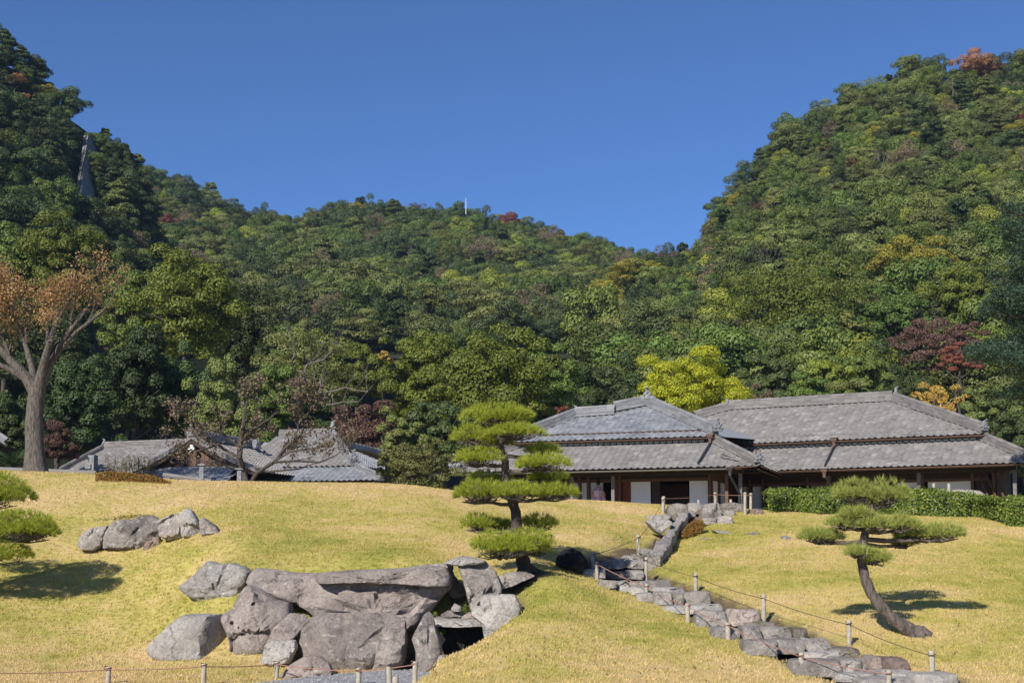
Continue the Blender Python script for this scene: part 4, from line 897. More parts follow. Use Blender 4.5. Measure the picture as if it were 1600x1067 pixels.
# rear ridge piece and the hipped part at right
q0, q1 = W(340, 690, 62), W(404, 700, 60); ridge(q0, q1, lr, 'ridge', .16, .3)
pC = Plane(W(470, 729, 59), L_.A, L_.N, .5); poly = pxface(pC, [(390, 731), (402, 700), (437, 683), (520, 681), (553, 727)])
stuff_tiles(tiles(pC, poly), 'tile_grey', lr); part(sheet(pC, poly, -.02), 'roof_base', 'wood_dark', lr)
qc = [pC.at(*p) for p in poly]; ridge(qc[2], qc[3], lr, 'ridge_old', .15, .3); ridge(qc[3], qc[4], lr, 'ridge', .15, .26); ornament(qc[4] + ZV * .3, Vector((.3, -1, 0)), lr, .36); ornament(qc[3] + ZV * .35, L_.A, lr, .36)
# right face of the hip
hr = qc[3]; he = qc[4]; pD = Plane(he, L_.N, -L_.A, .5); far = L_.N * 7.2
poly = [(0, 0), (7.5, 0), (7.5 - 3.2, 2.4), ((hr - he).dot(L_.N), (he - hr).dot(L_.A))]
stuff_tiles(tiles(pD, poly), 'tile_blue', lr); part(sheet(pD, poly, -.02), 'roof_base', 'wood_dark', lr); qd = [pD.at(*p) for p in poly]; ridge(qd[3] + ZV * .05, W(600, 712, 66), lr, 'ridge', .13, .22)
b = MB(); b.add([qc[2], qc[3], qd[2], W(600, 714, 66), qc[2] + L_.N * 8 - ZV * 3], [(0, 1, 3, 4)]); part(b, 'roof_base', 'tile_grey', lr)
pE = Plane(W(470, 751, 57.2), L_.A, L_.N, .45); poly = pxface(pE, [(345, 753), (370, 733), (556, 731), (596, 750)])
stuff_tiles(tiles(pE, poly), 'tile_blue', lr); part(sheet(pE, poly, -.02), 'roof_base', 'wood_dark', lr); qe = [pE.at(*p) for p in poly]; ridge(qe[2], qe[3], lr, 'ridge', .12, .2)
pF = Plane(W(600, 742, 61), L_.A, L_.N, .45); poly = pxface(pF, [(556, 745), (560, 728), (592, 729), (612, 744)]); stuff_tiles(tiles(pF, poly), 'tile_blue', lr); part(sheet(pF, poly, -.02), 'roof_base', 'wood_dark', lr)
b = fbox(L_, L_.a_of(350, 2), L_.a_of(585, 2), 1.2, 7, 2.6, W(470, 731, 58).z); part(b, 'wall', 'wood_dark', lr)
gutter(W(556, 731, 58) , W(430, 732, 60), lr, 'copper', .06)
b = MB(); b.box(W(145, 723, 58.5), .16, .16, .35, (L_.A, L_.N, ZV)); b.box(W(139, 729, 58.4), .14, .1, .1, (L_.A, L_.N, ZV)); part(b, 'roof_vent', 'orn', lr)
# tile capped garden wall running behind the left mound
gwl = empty('garden_wall', W(60, 740, 52), 'low garden wall with a tile coping behind the left mound', 'garden wall')
for (u0, v0, u1, v1, Y) in ((-60, 731, 150, 739, 50.5), (255, 742, 330, 752, 51)):
    p, q = W(u0, v0, Y), W(u1, v1, Y); b = MB(); b.tube([p, q], [.10, .10], 8)
    n = int((q - p).length / .3)
    for i in range(n):
        c_ = p.lerp(q, (i + .5) / n); b.box(c_ - ZV * .13 + Vector((0, -.1, 0)), .125, .16, .03, (Vector((1, 0, 0)), Vector((0, .92, .38)), Vector((0, -.38, .92)))); b.tube([c_ + Vector((0, -.25, -.16)), c_ + Vector((0, -.28, -.165))], .06, 7)
    o = part(b, 'tile_coping', 'ridge_old', gwl); b = MB(); c_ = (p + q) / 2; b.box(c_ - ZV * 1.0, (q - p).length / 2, .12, .8, ((q - p).normalized(), Vector((0, 1, 0)), ZV)); part(b, 'wall', 'wood_dark', gwl)
# corner of another roof at the left edge of the frame
sh = empty('garden_shed', W(-60, 700, 54), 'pale blue grey roof corner of a building at the left frame edge', 'shed')
pS = Plane(W(-60, 691, 54), Vector((1, 0, 0)), Vector((0, 1, 0)), .5); sl2 = Plane(W(5, 691, 54), Vector((0, 1, 0)), Vector((-1, 0, 0)), .7)
b = MB(); r0, r1, r2, r3 = W(8, 690, 53), W(-70, 640, 53), W(-70, 652, 60), W(8, 697, 60); b.add([r0, r1, r2, r3, r0 - ZV * .12, r1 - ZV * .12, r2 - ZV * .12, r3 - ZV * .12], [(0, 1, 2, 3), (7, 6, 5, 4), (0, 4, 5, 1), (1, 5, 6, 2), (2, 6, 7, 3), (3, 7, 4, 0)]); part(b, 'roof', 'tile_blue', sh)
ridge(r1, r0, sh, 'ridge', .1, .14); b = MB(); b.box((r1 + r2) / 2 + Vector((.4, 0, -3.0)), 1.2, 3.0, 1.7); part(b, 'wall', 'wood_dark', sh)
# capped stone posts at the top of the left mound
for u, vt, lab in ((315, 724, 'left one of two capped grey stone posts on the mound before the gabled house'), (374, 731, 'right one of two capped grey stone posts, beside the withered tree trunk')):
    Y = 46.0; base = W(u, 755, Y); top = W(u, vt, Y); root = empty('stone_post', base, lab, 'post', 'capped stone posts on the mound'); h = top.z - base.z
    b = MB(); b.box((0, 0, h * .45), .075, .075, h * .45); b.obj('shaft', M['orn'], root)
    b = MB(); b.add([(i * .14, j * .14, h * .9) for i, j in ((-1, -1), (1, -1), (1, 1), (-1, 1))] + [(i * .14, j * .14, h * .95) for i, j in ((-1, -1), (1, -1), (1, 1), (-1, 1))] + [(0, 0, h * 1.02)], [(3, 2, 1, 0), (0, 1, 5, 4), (1, 2, 6, 5), (2, 3, 7, 6), (3, 0, 4, 7), (4, 5, 8), (5, 6, 8), (6, 7, 8), (7, 4, 8)]); b.obj('cap', M['orn'], root)

# ---- woman in a pink kimono on the veranda, seen from behind
pn = C_.p(C_.a_of(934.5, 1.65), 1.65, FL); per = empty('person', pn, 'person in a pale pink kimono with hair in a bun, seen from behind', 'person')
def loft(rings, n=16):
    b = MB(); V = []; F = []
    for cx_, cy_, z, rx, ry in rings:
        for k in range(n):
            a = 2 * math.pi * k / n; V.append((cx_ + math.cos(a) * rx, cy_ + math.sin(a) * ry, z))
    for i in range(len(rings) - 1):
        for k in range(n): F.append((i * n + k, i * n + (k + 1) % n, (i + 1) * n + (k + 1) % n, (i + 1) * n + k))
    F += [tuple(range(n))[::-1], tuple((len(rings) - 1) * n + k for k in range(n))]; b.add(V, F); return b
M['skin'] = mat_plain('skin', (.45, .27, .19), (.5, .31, .22), 5, .6); M['hair'] = mat_plain('hair_black', (.012, .01, .009), (.03, .025, .022), 30, .5)
M['kimono'] = mat_plain('kimono_pink', (.50, .27, .36), (.58, .35, .43), 12, .8, .1); M['obi'] = mat_plain('obi_pale', (.62, .42, .50), (.70, .55, .60), 20, .7, .2)
body = loft([(0, 0, .02, .06, .10), (0, 0, .1, .09, .09), (0, 0, .75, .14, .11), (0, 0, .9, .16, .12), (0, 0, 1.05, .125, .10), (0, 0, 1.25, .16, .11), (0, 0, 1.32, .14, .09), (0, 0, 1.36, .06, .06), (0, 0.01, 1.42, .048, .05), (0, .02, 1.45, .06, .07), (0, .03, 1.51, .074, .092), (0, .03, 1.57, .076, .095), (0, .03, 1.62, .06, .08), (0, .02, 1.655, .02, .03)])
for sgn in (-1, 1):
    body.tube([(sgn * .15, 0, 1.28), (sgn * .27, .03, 1.08), (sgn * .24, .2, .95), (sgn * .22, .25, .94)], [.045, .04, .033, .03], 8)
    for f in range(4): body.tube([(sgn * (.20 + .014 * f), .25, .95), (sgn * (.20 + .013 * f), .30, .94), (sgn * (.195 + .012 * f), .33 - .008 * abs(f - 1), .92)], [.009, .008, .007], 5)
    body.tube([(sgn * .21, .24, .96), (sgn * .185, .265, .965), (sgn * .175, .29, .955)], [.01, .009, .008], 5)
    body.tube([(sgn * .078, .03, 1.54), (sgn * .09, .025, 1.55)], [.02, .016], 6)
body.tube([(0, .12, 1.54), (0, .14, 1.525)], [.013, .016], 6)
o = body.obj('body', M['skin'], per, smooth=60)
kb = loft([(0, 0, .04, .17, .15), (0, 0, .3, .175, .155), (0, 0, .75, .19, .165), (0, 0, .95, .19, .16), (0, 0, 1.05, .16, .14), (0, 0, 1.22, .165, .13), (0, 0, 1.33, .13, .10), (0, 0, 1.385, .075, .07)], 20)
for sgn in (-1, 1):
    V = []; 
    for (x, z0, z1, t) in ((.10, 1.1, 1.33, .08), (.17, .88, 1.19, .08), (.25, .56, 1.0, .07), (.31, .48, .86, .05)):
        V += [(sgn * x, -t + .05, z0), (sgn * x, t + .05, z0), (sgn * x, t + .05, z1), (sgn * x, -t + .05, z1)]
    F = []
    for i in range(3): F += [(i * 4 + k, i * 4 + (k + 1) % 4, i * 4 + 4 + (k + 1) % 4, i * 4 + 4 + k) for k in range(4)]
    F += [(0, 1, 2, 3), (12, 13, 14, 15)]; kb.add(V, F)
kb.obj('kimono', M['kimono'], per, smooth=60)
ob_ = loft([(0, 0, .98, .19, .16), (0, 0, 1.0, .18, .165), (0, 0, 1.2, .175, .155), (0, 0, 1.22, .19, .145)], 20); ob_.box((0, -.17, 1.12), .10, .04, .10); ob_.obj('obi', M['obi'], per, smooth=40)
hr_ = loft([(0, -.03, 1.46, .06, .04), (0, -.015, 1.52, .084, .085), (0, .0, 1.6, .088, .10), (0, .01, 1.65, .07, .085), (0, .01, 1.685, .03, .04)], 14); hr_.tube([(0, -.08, 1.62), (0, -.12, 1.64), (0, -.155, 1.645), (0, -.175, 1.64)], [.03, .055, .05, .02], 10); hr_.obj('hair', M['hair'], per, smooth=60)
per.rotation_euler.z = math.radians(-20)
# ------------------------------------------------------------------ foliage
G_DARK = [(0.041, 0.067, 0.021), (0.055, 0.087, 0.026), (0.068, 0.106, 0.030)]
G_MID = [(0.067, 0.108, 0.022), (0.090, 0.142, 0.027), (0.113, 0.166, 0.032)]
G_OLIVE = [(0.093, 0.117, 0.031), (0.122, 0.155, 0.039), (0.148, 0.183, 0.049)]
G_YEL = [(0.137, 0.182, 0.026), (0.180, 0.227, 0.032), (0.223, 0.261, 0.037)]
G_BROWN = [(0.136, 0.108, 0.065), (0.173, 0.136, 0.081), (0.212, 0.171, 0.104)]
for k, cols in dict(dark=G_DARK, mid=G_MID, olive=G_OLIVE, yel=G_YEL, brown=G_BROWN).items(): M['leaf_' + k] = mat_leaf('leaves_' + k, cols, .32, .13, .03)
M['leaf_red'] = mat_leaf('leaves_red', [(.13, .04, .03), (.21, .065, .045), (.24, .10, .06)], .2, .3)
M['leaf_orange'] = mat_leaf('leaves_orange', [(.26, .12, .055), (.38, .18, .085), (.44, .25, .13)], .15, .3)
M['leaf_gold'] = mat_leaf('leaves_gold', [(.40, .25, .05), (.56, .37, .08), (.62, .45, .15)], .12, .35)
M['leaf_yellow'] = mat_leaf('leaves_yellow_olive', [(.19, .18, .025), (.29, .26, .035), (.36, .30, .045)], .15, .3)
M['leaf_ginkgo'] = mat_leaf('leaves_ginkgo', [(.20, .27, .02), (.38, .42, .024), (.46, .46, .035), (.58, .53, .06)], .08, .4)
M['leaf_maroon'] = mat_leaf('leaves_maroon', [(.09, .05, .04), (.14, .075, .058), (.16, .10, .075)], .15, .25)
M['leaf_blue'] = mat_leaf('needles_fir', [(.04, .075, .045), (.07, .12, .075), (.11, .17, .115)], .1, .2)
M['leaf_camphor'] = mat_leaf('leaves_camphor', [(.085, .115, .018), (.13, .16, .024), (.18, .20, .032)], .12, .25)

def rand_dirs(n, rng, zlow=-1.0):
    z = rng.uniform(zlow, 1, n); a = rng.uniform(0, 2 * np.pi, n); r = np.sqrt(1 - z * z); return np.stack([r * np.cos(a), r * np.sin(a), z], 1)
def leaf_quads(C, Nn, size, rng, asp=.62):
    n = len(C); Nn = Nn / (np.linalg.norm(Nn, axis=1, keepdims=True) + 1e-9)
    t = rng.normal(size=(n, 3)); t -= Nn * (t * Nn).sum(1, keepdims=True); t /= (np.linalg.norm(t, axis=1, keepdims=True) + 1e-9); b = np.cross(Nn, t)
    s = (size * rng.uniform(.65, 1.3, n))[:, None]
    return np.stack([C + t * s, C + b * s * asp + Nn * s * .12, C - t * s, C - b * s * asp + Nn * s * .12], 1)
def crown(seed, rx, ry, rz, nclump=30, leaves=5000, size=.065, cr=(.24, .40), flat=.75, zlow=-.45, jit=.28, rough=.22, inner=.2, drop=0.0):
    """leaf quads of a crown centred on the origin; clumps of leaves with gaps between"""
    rng = np.random.default_rng(seed); D = rand_dirs(nclump, rng, zlow)
    for _ in range(6):                                                      # spread the clumps apart
        df = D[:, None] - D[None]; d2 = (df ** 2).sum(2) + np.eye(nclump) * 9; D = D + .03 * (df / d2[..., None] ** 1.2).sum(1); D /= np.linalg.norm(D, axis=1, keepdims=True); 
    rad = rng.uniform(.62, .92, nclump) * (1 + rough * rng.normal(size=nclump)).clip(.6, 1.35)
    isin = rng.random(nclump) < inner; rad[isin] *= .5
    CC = D * rad[:, None]; R = rng.uniform(cr[0], cr[1], nclump)
    w = R ** 2; cnt = rng.multinomial(leaves, w / w.sum()); out = []
    for i in range(nclump):
        k = cnt[i]
        if not k: continue
        d = rand_dirs(k, rng, -.55); rr = rng.uniform(.55, 1.06, k) ** .6
        p = CC[i] + d * (R[i] * rr)[:, None] * np.array([1, 1, flat]); nn = d + rng.normal(size=(k, 3)) * jit + np.array([0, 0, .25])
        out.append((p, nn))
    P = np.concatenate([o[0] for o in out]); NN = np.concatenate([o[1] for o in out])
    if drop: P = P[rng.random(len(P)) > drop][:]; NN = NN[:len(P)]
    P = P * np.array([rx, ry, rz]); return leaf_quads(P, NN, size, rng)
def add_trunk(b, h0, h1, r, seed, limbs=5, spread=.6, m=1, lean=0):
    rn = random.Random(seed); pts = []; n = 5
    for i in range(n + 1):
        t = i / n; pts.append(Vector((rn.uniform(-.06, .06) * h1 * t + lean * t, rn.uniform(-.06, .06) * h1 * t, h0 + (h1 - h0) * t)))
    b.tube(pts, [r * (1.25 if i == 0 else 1 - .6 * i / n) for i in range(n + 1)], 7, m)
    for k in range(limbs):
        p = pts[2 + k % 3]; a = rn.uniform(0, 6.28); e = p + Vector((math.cos(a) * spread, math.sin(a) * spread, rn.uniform(.3, .7) * spread + .1)); mid = p.lerp(e, .5) + Vector((0, 0, -.06 * spread))
        b.tube([p, mid, e], [r * .5, r * .32, r * .14], 5, m)
def layered(seed, leaves=7000, size=.044, layers=6):
    rng = np.random.default_rng(seed); out = []
    per = leaves // (layers * 4)
    for l in range(layers):
        z = -.6 + 1.5 * l / (layers - 1); rl = .95 * (1 - .62 * (l / (layers - 1)) ** 1.3)
        for k in range(4):
            a = rng.uniform(0, 6.28); c_ = np.array([math.cos(a) * rl * .55, math.sin(a) * rl * .55, z + rng.uniform(-.1, .1)])
            d = rand_dirs(per, rng, -.3); p = c_ + d * np.array([rl * .5, rl * .5, .17]) * rng.uniform(.5, 1.05, per)[:, None]; out.append(leaf_quads(p, d * .6 + rng.normal(size=(per, 3)) * .5 + np.array([0, 0, .5]), size, rng))
    return np.concatenate(out)
def twiggy(b, seed, m=0, depth=5, r=.05, L=.55):
    rn = random.Random(seed)
    def g(p, d, l, r, k):
        q = p + d * l; mid = p.lerp(q, .5) + Vector((rn.uniform(-1, 1), rn.uniform(-1, 1), rn.uniform(-1, 1))) * l * .1
        b.tube([p, mid, q], [r, r * .8, r * .62], 4 if k > 3 else 3, m, cap=False)
        if k == 0: return
        for _ in range(3 if k < 3 else 2):
            dd = (d + Vector((rn.uniform(-1, 1), rn.uniform(-1, 1), rn.uniform(-.4, .8))) * .62).normalized(); g(q, dd, l * rn.uniform(.6, .8), r * .6, k - 1)
    for _ in range(3): g(Vector((0, 0, -.5)), Vector((rn.uniform(-.5, .5), rn.uniform(-.5, .5), 1)).normalized(), L, r, depth)

# ------------------------------------------------------------------ hills
HILLS = {}
def interp(L, x): return np.interp(x, [p[0] for p in L], [p[1] for p in L])
class Hill:
    def __init__(s, name, sil, u0, u1, Yb, Yr, vb, gam, vlift):
        s.sil, s.u0, s.u1, s.Yb, s.Yr, s.vb, s.gam, s.lift = sil, u0, u1, Yb, Yr, vb, gam, vlift
        f = lambda a: a if callable(a) else (lambda u: a); s.fYb, s.fYr, s.fvb = f(Yb), f(Yr), f(vb)
        us = np.linspace(u0, u1, 90); ss = np.linspace(0, 1.6, 40); V = []
        for t in ss:
            for u in us: V.append(tuple(s.P(u, t)))
        n = len(us); F = [(j * n + i, j * n + i + 1, j * n + n + i + 1, j * n + n + i) for j in range(len(ss) - 1) for i in range(n - 1)]
        b = MB(); b.add(V, F); o = b.obj(name, M['hill'], smooth=180); tag(o, kind='structure'); s.ob = o
    def v(s, u, t):
        vr = interp(s.sil, u) + s.lift; vb = s.fvb(u); return vb + (vr - vb) * min(t, 1) ** s.gam
    def P(s, u, t):
        Yb, Yr = s.fYb(u), s.fYr(u)
        if t <= 1:
            p = W(u, s.v(u, t), Yb + (Yr - Yb) * t)
        else:
            p = W(u, s.v(u, 1), Yr); k = t - 1; p = p + Vector((0, (Yr - Yb) * k, 0)); p.z -= (p.z - 0) * min(1, (k / .6) ** 1.5)
        nz = noise.noise(Vector((p.x * .03, p.y * .03, 1.5))) * 2.5; p.z += nz * min(1, t * 3) * (1 if t <= .92 else max(0, (1 - t) / .08) if t < 1 else 0)
        return p
    def inv(s, u, v):
        vr = interp(s.sil, u) + s.lift; vb = s.fvb(u); return max(0, min(1, (v - vb) / (vr - vb))) ** (1 / s.gam)
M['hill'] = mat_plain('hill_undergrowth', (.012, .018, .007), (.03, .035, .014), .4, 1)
SIL_L = [(-700, -420), (-300, -190), (-100, -20), (0, 62), (40, 78), (75, 112), (100, 145), (130, 165), (160, 195), (195, 228), (212, 262), (224, 310), (238, 380), (260, 460), (300, 560)]
SIL_M = [(100, 240), (200, 262), (230, 270), (290, 278), (325, 303), (385, 332), (450, 342), (480, 332), (500, 320), (550, 315), (620, 322), (660, 322), (720, 332), (800, 348), (830, 356), (880, 362), (940, 380), (1000, 406), (1060, 440), (1150, 500)]
SIL_R = [(900, 470), (960, 430), (1000, 407), (1050, 392), (1085, 392), (1106, 385), (1114, 345), (1130, 318), (1160, 283), (1185, 252), (1212, 220), (1222, 197), (1300, 162), (1330, 136), (1400, 115), (1440, 98), (1480, 112), (1540, 102), (1600, 92), (1700, 70), (2000, 40), (2400, 60)]
HL = Hill('hillside', SIL_L, -700, 290, lambda u: 108 + .09 * (max(u, -150) + 100), lambda u: 185 + .04 * (max(u, -150) + 100), 640, .85, 30)
HM = Hill('hillside', SIL_M, 120, 1120, 190, 345, 560, .80, 21)
HR = Hill('hillside', SIL_R, 900, 2300, 105, 250, 650, .90, 22)

# ---- kinds of hill trees (unit crowns, radius about 1, centre at the origin, trunk below)
KINDS = {}
def kind(key, quads, leafmat, trunkmat='bark_dark', twig=0, seed=0, tl=2.2):
    b = MB(); 
    if quads is not None: b.quads(quads)
    if twig: twiggy(b, seed, 0, twig, .045, .5)
    t = MB(); add_trunk(t, -tl, .35, .10, seed + 3, 4, .55, 0)
    KINDS[key] = (b.mesh('tree_crown', M[leafmat] if not (twig and quads is None) else M[trunkmat]), t.mesh('tree_trunk', M[trunkmat], 60))
A1 = lambda s, **k: crown(s, 1, 1, .86, 21, 7500, .042, cr=(.28, .47), **k)
kind('round_dark', A1(21), 'leaf_dark'); kind('round_mid', A1(22), 'leaf_mid'); kind('round_olive', A1(23), 'leaf_olive'); kind('round_yel', A1(24), 'leaf_yel')
kind('tall_dark', crown(25, .85, .85, 1.15, 22, 7500, .042, cr=(.28, .46)), 'leaf_dark'); kind('tall_mid', crown(26, .85, .85, 1.1, 22, 7500, .042, cr=(.28, .46)), 'leaf_mid')
kind('broad_olive', crown(27, 1.15, 1.15, .62, 22, 7500, .043, cr=(.28, .46)), 'leaf_olive'); kind('broad_dark', crown(28, 1.15, 1.15, .62, 22, 7500, .043, cr=(.28, .46)), 'leaf_dark')
kind('layer_dark', layered(29), 'leaf_dark'); kind('layer_olive', layered(30), 'leaf_olive')
kind('sparse_brown', crown(31, 1, 1, .85, 30, 4200, .036, jit=1.2), 'leaf_brown'); kind('sparse_olive', crown(35, 1, 1, .85, 28, 4600, .038, jit=1.2), 'leaf_olive')
kind('red', A1(32), 'leaf_red'); kind('orange', A1(33, rough=.3), 'leaf_orange'); kind('yellow', crown(34, 1.1, 1.1, .62, 30, 6500, .044), 'leaf_yellow'); kind('gold', A1(36), 'leaf_gold'); kind('maroon', crown(37, 1.1, 1.1, .8, 30, 4600, .038, jit=1), 'leaf_maroon')
kind('bare_pale', None, None, 'bark_pale', twig=4, seed=5); kind('bare_grey', None, None, 'bark_grey', twig=5, seed=6)
COLW = {'dark': 'dark green', 'mid': 'mid green', 'olive': 'olive green', 'yel': 'yellow green', 'brown': 'thin brownish'}
FORM = {'round': 'round crowned', 'tall': 'tall oval', 'broad': 'broad crowned', 'layer': 'layered', 'sparse': 'sparse'}

cand = []            # (size px, hill name, u, v, point, radius, kind)
def scatter(H, hname, n, rmin, rmax, dens, mix, ulo, uhi, seed):
    rn = random.Random(seed); grid = {}; keys = [m[0] for m in mix]; wts = [m[1] for m in mix]; got = 0
    for _ in range(n):
        u = rn.uniform(ulo, uhi); t = rn.uniform(0.0, 1.05) ** .8; p = H.P(u, t); pu = px(p)
        r = rn.uniform(rmin, rmax) * (1.25 - .35 * t)
        ok = True; cx, cy = int(p.x // 5), int(p.y // 5)
        for i in range(-2, 3):
            for j in range(-2, 3):
                for q, rq in grid.get((cx + i, cy + j), ()):
                    if (Vector(q) - p).length < dens * (r + rq): ok = False; break
                if not ok: break
            if not ok: break
        if not ok: continue
        grid.setdefault((cx, cy), []).append((tuple(p), r)); got += 1
        k = rn.choices(keys, wts)[0]; cand.append((r / p.y * 2000, hname, u, pu[1], p + Vector((0, 0, r * rn.uniform(.45, 1.0))), r, k, t))
    return got
MIX = [('round_dark', 5), ('round_mid', 5), ('round_olive', 4), ('round_yel', 1.3), ('tall_dark', 3), ('tall_mid', 3), ('broad_olive', 2.4), ('broad_dark', 2), ('layer_dark', 2), ('layer_olive', 1.5), ('sparse_brown', 1.3), ('sparse_olive', 1.6), ('bare_grey', .35)]
MIXL = [('round_dark', 7), ('round_mid', 4), ('round_olive', 2.5), ('tall_dark', 4), ('tall_mid', 3), ('broad_dark', 3), ('layer_dark', 2), ('layer_olive', 1), ('sparse_brown', .9), ('sparse_olive', 1)]
MIXR = [('round_dark', 3), ('round_mid', 6), ('round_olive', 5), ('round_yel', 2.2), ('tall_dark', 2), ('tall_mid', 4), ('broad_olive', 3), ('broad_dark', 1.5), ('layer_dark', 1.5), ('layer_olive', 1.8), ('sparse_brown', 1.2), ('sparse_olive', 1.8), ('bare_grey', .3)]
nL = scatter(HL, 'left', 6500, 1.4, 3.5, .55, MIXL, -420, 255, 1)
nM = scatter(HM, 'middle', 15000, 1.8, 4.4, .57, MIX, 190, 1080, 2)
nR = scatter(HR, 'right', 22000, 1.4, 3.7, .57, MIXR, 940, 2050, 3)
# special trees picked out by colour in the photograph: (hill, u, v, half width px, kind, label)
SPEC = [(HR, 1512, 106, 24, 'orange', 'orange autumn tree on the skyline of the right hill'), (HR, 1538, 118, 17, 'orange', 'second smaller orange tree on the skyline of the right hill'),
        (HR, 1302, 232, 12, 'red', 'small deep red tree high on the right hill'), (HR, 1284, 246, 9, 'red', 'tiny red tree just below the deep red one on the right hill'), (HR, 1332, 256, 10, 'orange', 'small orange tree beside the deep red tree on the right hill'),
        (HR, 1352, 342, 15, 'red', 'pinkish red tree above the yellow spreading tree on the right hill'), (HR, 1186, 330, 13, 'maroon', 'dark maroon tree near the left cliff edge of the right hill'), (HR, 1594, 200, 12, 'red', 'red tree high at the right frame edge'),
        (HR, 1424, 224, 12, 'yellow', 'small yellow tree high in the middle of the right hill'), (HR, 1585, 235, 22, 'yellow', 'yellow tree high at the right frame edge below the red one'), (HR, 1365, 214, 13, 'yellow', 'small yellow tree left of the other yellow one high on the right hill'),
        (HR, 1150, 322, 19, 'yellow', 'yellowish tree at the upper left edge of the right hill'), (HR, 1490, 262, 10, 'maroon', 'small maroon tree in the middle of the right hill'),
        (HR, 985, 550, 13, 'red', 'small red tree above the bright yellow ginkgo'), (HR, 1120, 545, 22, 'yellow', 'small golden olive tree behind the bright ginkgo top'), (HR, 985, 460, 30, 'yellow', 'olive yellow tree on the saddle between the hills'), (HR, 1010, 452, 24, 'yellow', 'second olive yellow tree on the saddle between the hills'),
        (HR, 945, 485, 26, 'yellow', 'yellowish tree below the saddle between the hills'), (HR, 905, 505, 26, 'olive_b', 'pale olive tree low on the saddle slope'),
        (HM, 797, 343, 20, 'red', 'rust red tree on the skyline of the middle hill'), (HM, 815, 350, 12, 'red', 'second rust red tree on the skyline of the middle hill'), (HM, 832, 428, 12, 'red', 'rusty tree on the upper right of the middle hill'), (HM, 825, 500, 9, 'red', 'small rusty tree low on the right of the middle hill'),
        (HM, 265, 362, 16, 'red', 'red tree beside the foot of the left hill'), (HM, 572, 440, 12, 'maroon', 'rust brown tree in the centre of the middle hill'), (HM, 650, 332, 14, 'maroon', 'brownish red tree below the middle hill skyline'), (HM, 720, 460, 13, 'yellow', 'yellow tree low on the middle hill'),
        (HM, 695, 488, 10, 'gold', 'small golden tree low on the middle hill'), (HM, 555, 322, 13, 'yellow', 'yellowish tree on the top of the middle hill'),
        (HL, 12, 52, 12, 'maroon', 'reddish bare topped tree on the skyline of the left hill'), (HL, 27, 134, 13, 'orange', 'orange tree high on the left hill'), (HL, 38, 155, 9, 'orange', 'second small orange tree high on the left hill'), (HL, 82, 115, 8, 'maroon', 'small maroon tree on the left hill skyline'), (HL, 105, 185, 11, 'maroon', 'brownish tree on the dark left hill'),
        (HL, 78, 150, 14, 'yellow', 'olive yellow tree high on the left hill')]
spec_pts = []
for Hh, u, v, hw, k, lab in SPEC:
    t = Hh.inv(u, v + hw * .4); p = Hh.P(u, t); r = hw * 1.08 / 2000 * p.y
    kk = 'broad_olive' if k == 'olive_b' else k
    spec_pts.append((p + Vector((0, -r * .8, r * (.72 if t > .93 else 1.15))), r, kk, lab, u, v, hw))
def near_spec(pt): return any((pt[2] - s[4]) ** 2 + (px(pt[4])[1] - s[5]) ** 2 < (s[6] * .75) ** 2 for s in spec_pts)
cand = [c_ for c_ in cand if not near_spec(c_) and not (c_[1] == 'left' and 108 < c_[2] < 144 and 205 < c_[3] < 340)]

def tree_obj(kindkey, p, r, rz, label, group, name='hill_tree', cat='tree', sq=1.0):
    root = empty(name, p, label, cat, group); cm, tm = KINDS[kindkey]
    for me_, nm in ((cm, 'crown'), (tm, 'trunk')):
        o = bpy.data.objects.new(nm, me_); COL.objects.link(o); o.parent = root
    root.rotation_euler = (0, 0, rz); root.scale = (r, r, r * sq); return root
# which of them the photograph shows: inside the frame, above the houses and the near trees
def front_line(u): return interp([(0, 480), (200, 420), (300, 410), (390, 470), (430, 510), (600, 530), (680, 512), (760, 505), (880, 545), (950, 575), (1000, 560), (1080, 560), (1150, 610), (1300, 650), (1600, 650)], u)
vis = [c_ for c_ in cand if -15 < c_[2] < 1615 and c_[3] < front_line(c_[2]) + 8 and c_[7] < 1.0]
vis.sort(key=lambda c_: -c_[0]); NIND = 262
ind = vis[:NIND]; idset = {id(c_) for c_ in ind}; rest = [c_ for c_ in cand if id(c_) not in idset]
rn = random.Random(5)
LAND = [(728, 320, 'the white mast'), (546, 346, 'the pale dead trunk'), (1512, 108, 'the orange skyline tree'), (1302, 232, 'the deep red tree'), (1352, 342, 'the pinkish red tree'), (1186, 330, 'the maroon tree at the cliff edge'), (1594, 200, 'the red tree at the frame edge'),
        (1424, 224, 'the small high yellow tree'), (1585, 238, 'the yellow tree at the frame edge'), (1098, 366, 'the leaning pale trunk'), (985, 550, 'the red tree above the ginkgo'), (985, 460, 'the olive yellow saddle tree'), (797, 343, 'the rust red skyline tree'), (832, 428, 'the rusty tree'), (825, 500, 'the low rusty tree'),
        (265, 362, 'the red tree by the left hill'), (572, 440, 'the rust brown tree'), (650, 332, 'the brownish red skyline tree'), (695, 488, 'the small golden tree'), (720, 460, 'the low yellow tree'), (27, 134, 'the orange tree on the left hill'), (105, 185, 'the brownish tree on the left hill'), (126, 265, 'the bare cliff'), (12, 52, 'the reddish skyline tree'),
        (1240, 400, 'the large camphor tree'), (1425, 375, 'the yellow spreading tree'), (1440, 500, 'the maroon thin leaved tree'), (1498, 540, 'the deep red maple'), (1075, 550, 'the bright ginkgo'), (1580, 420, 'the dark fir'), (1300, 615, 'the long grey roof'), (1005, 405, 'the saddle between the hills'), (395, 340, 'the dip in the middle skyline'), (215, 265, 'the foot of the left skyline'), (1215, 200, 'the step in the right skyline'), (1440, 100, 'the top of the right hill'), (510, 318, 'the top of the middle hill'), (765, 510, 'the widest camphor crown'), (295, 385, 'the camphor beside the orange tree')]
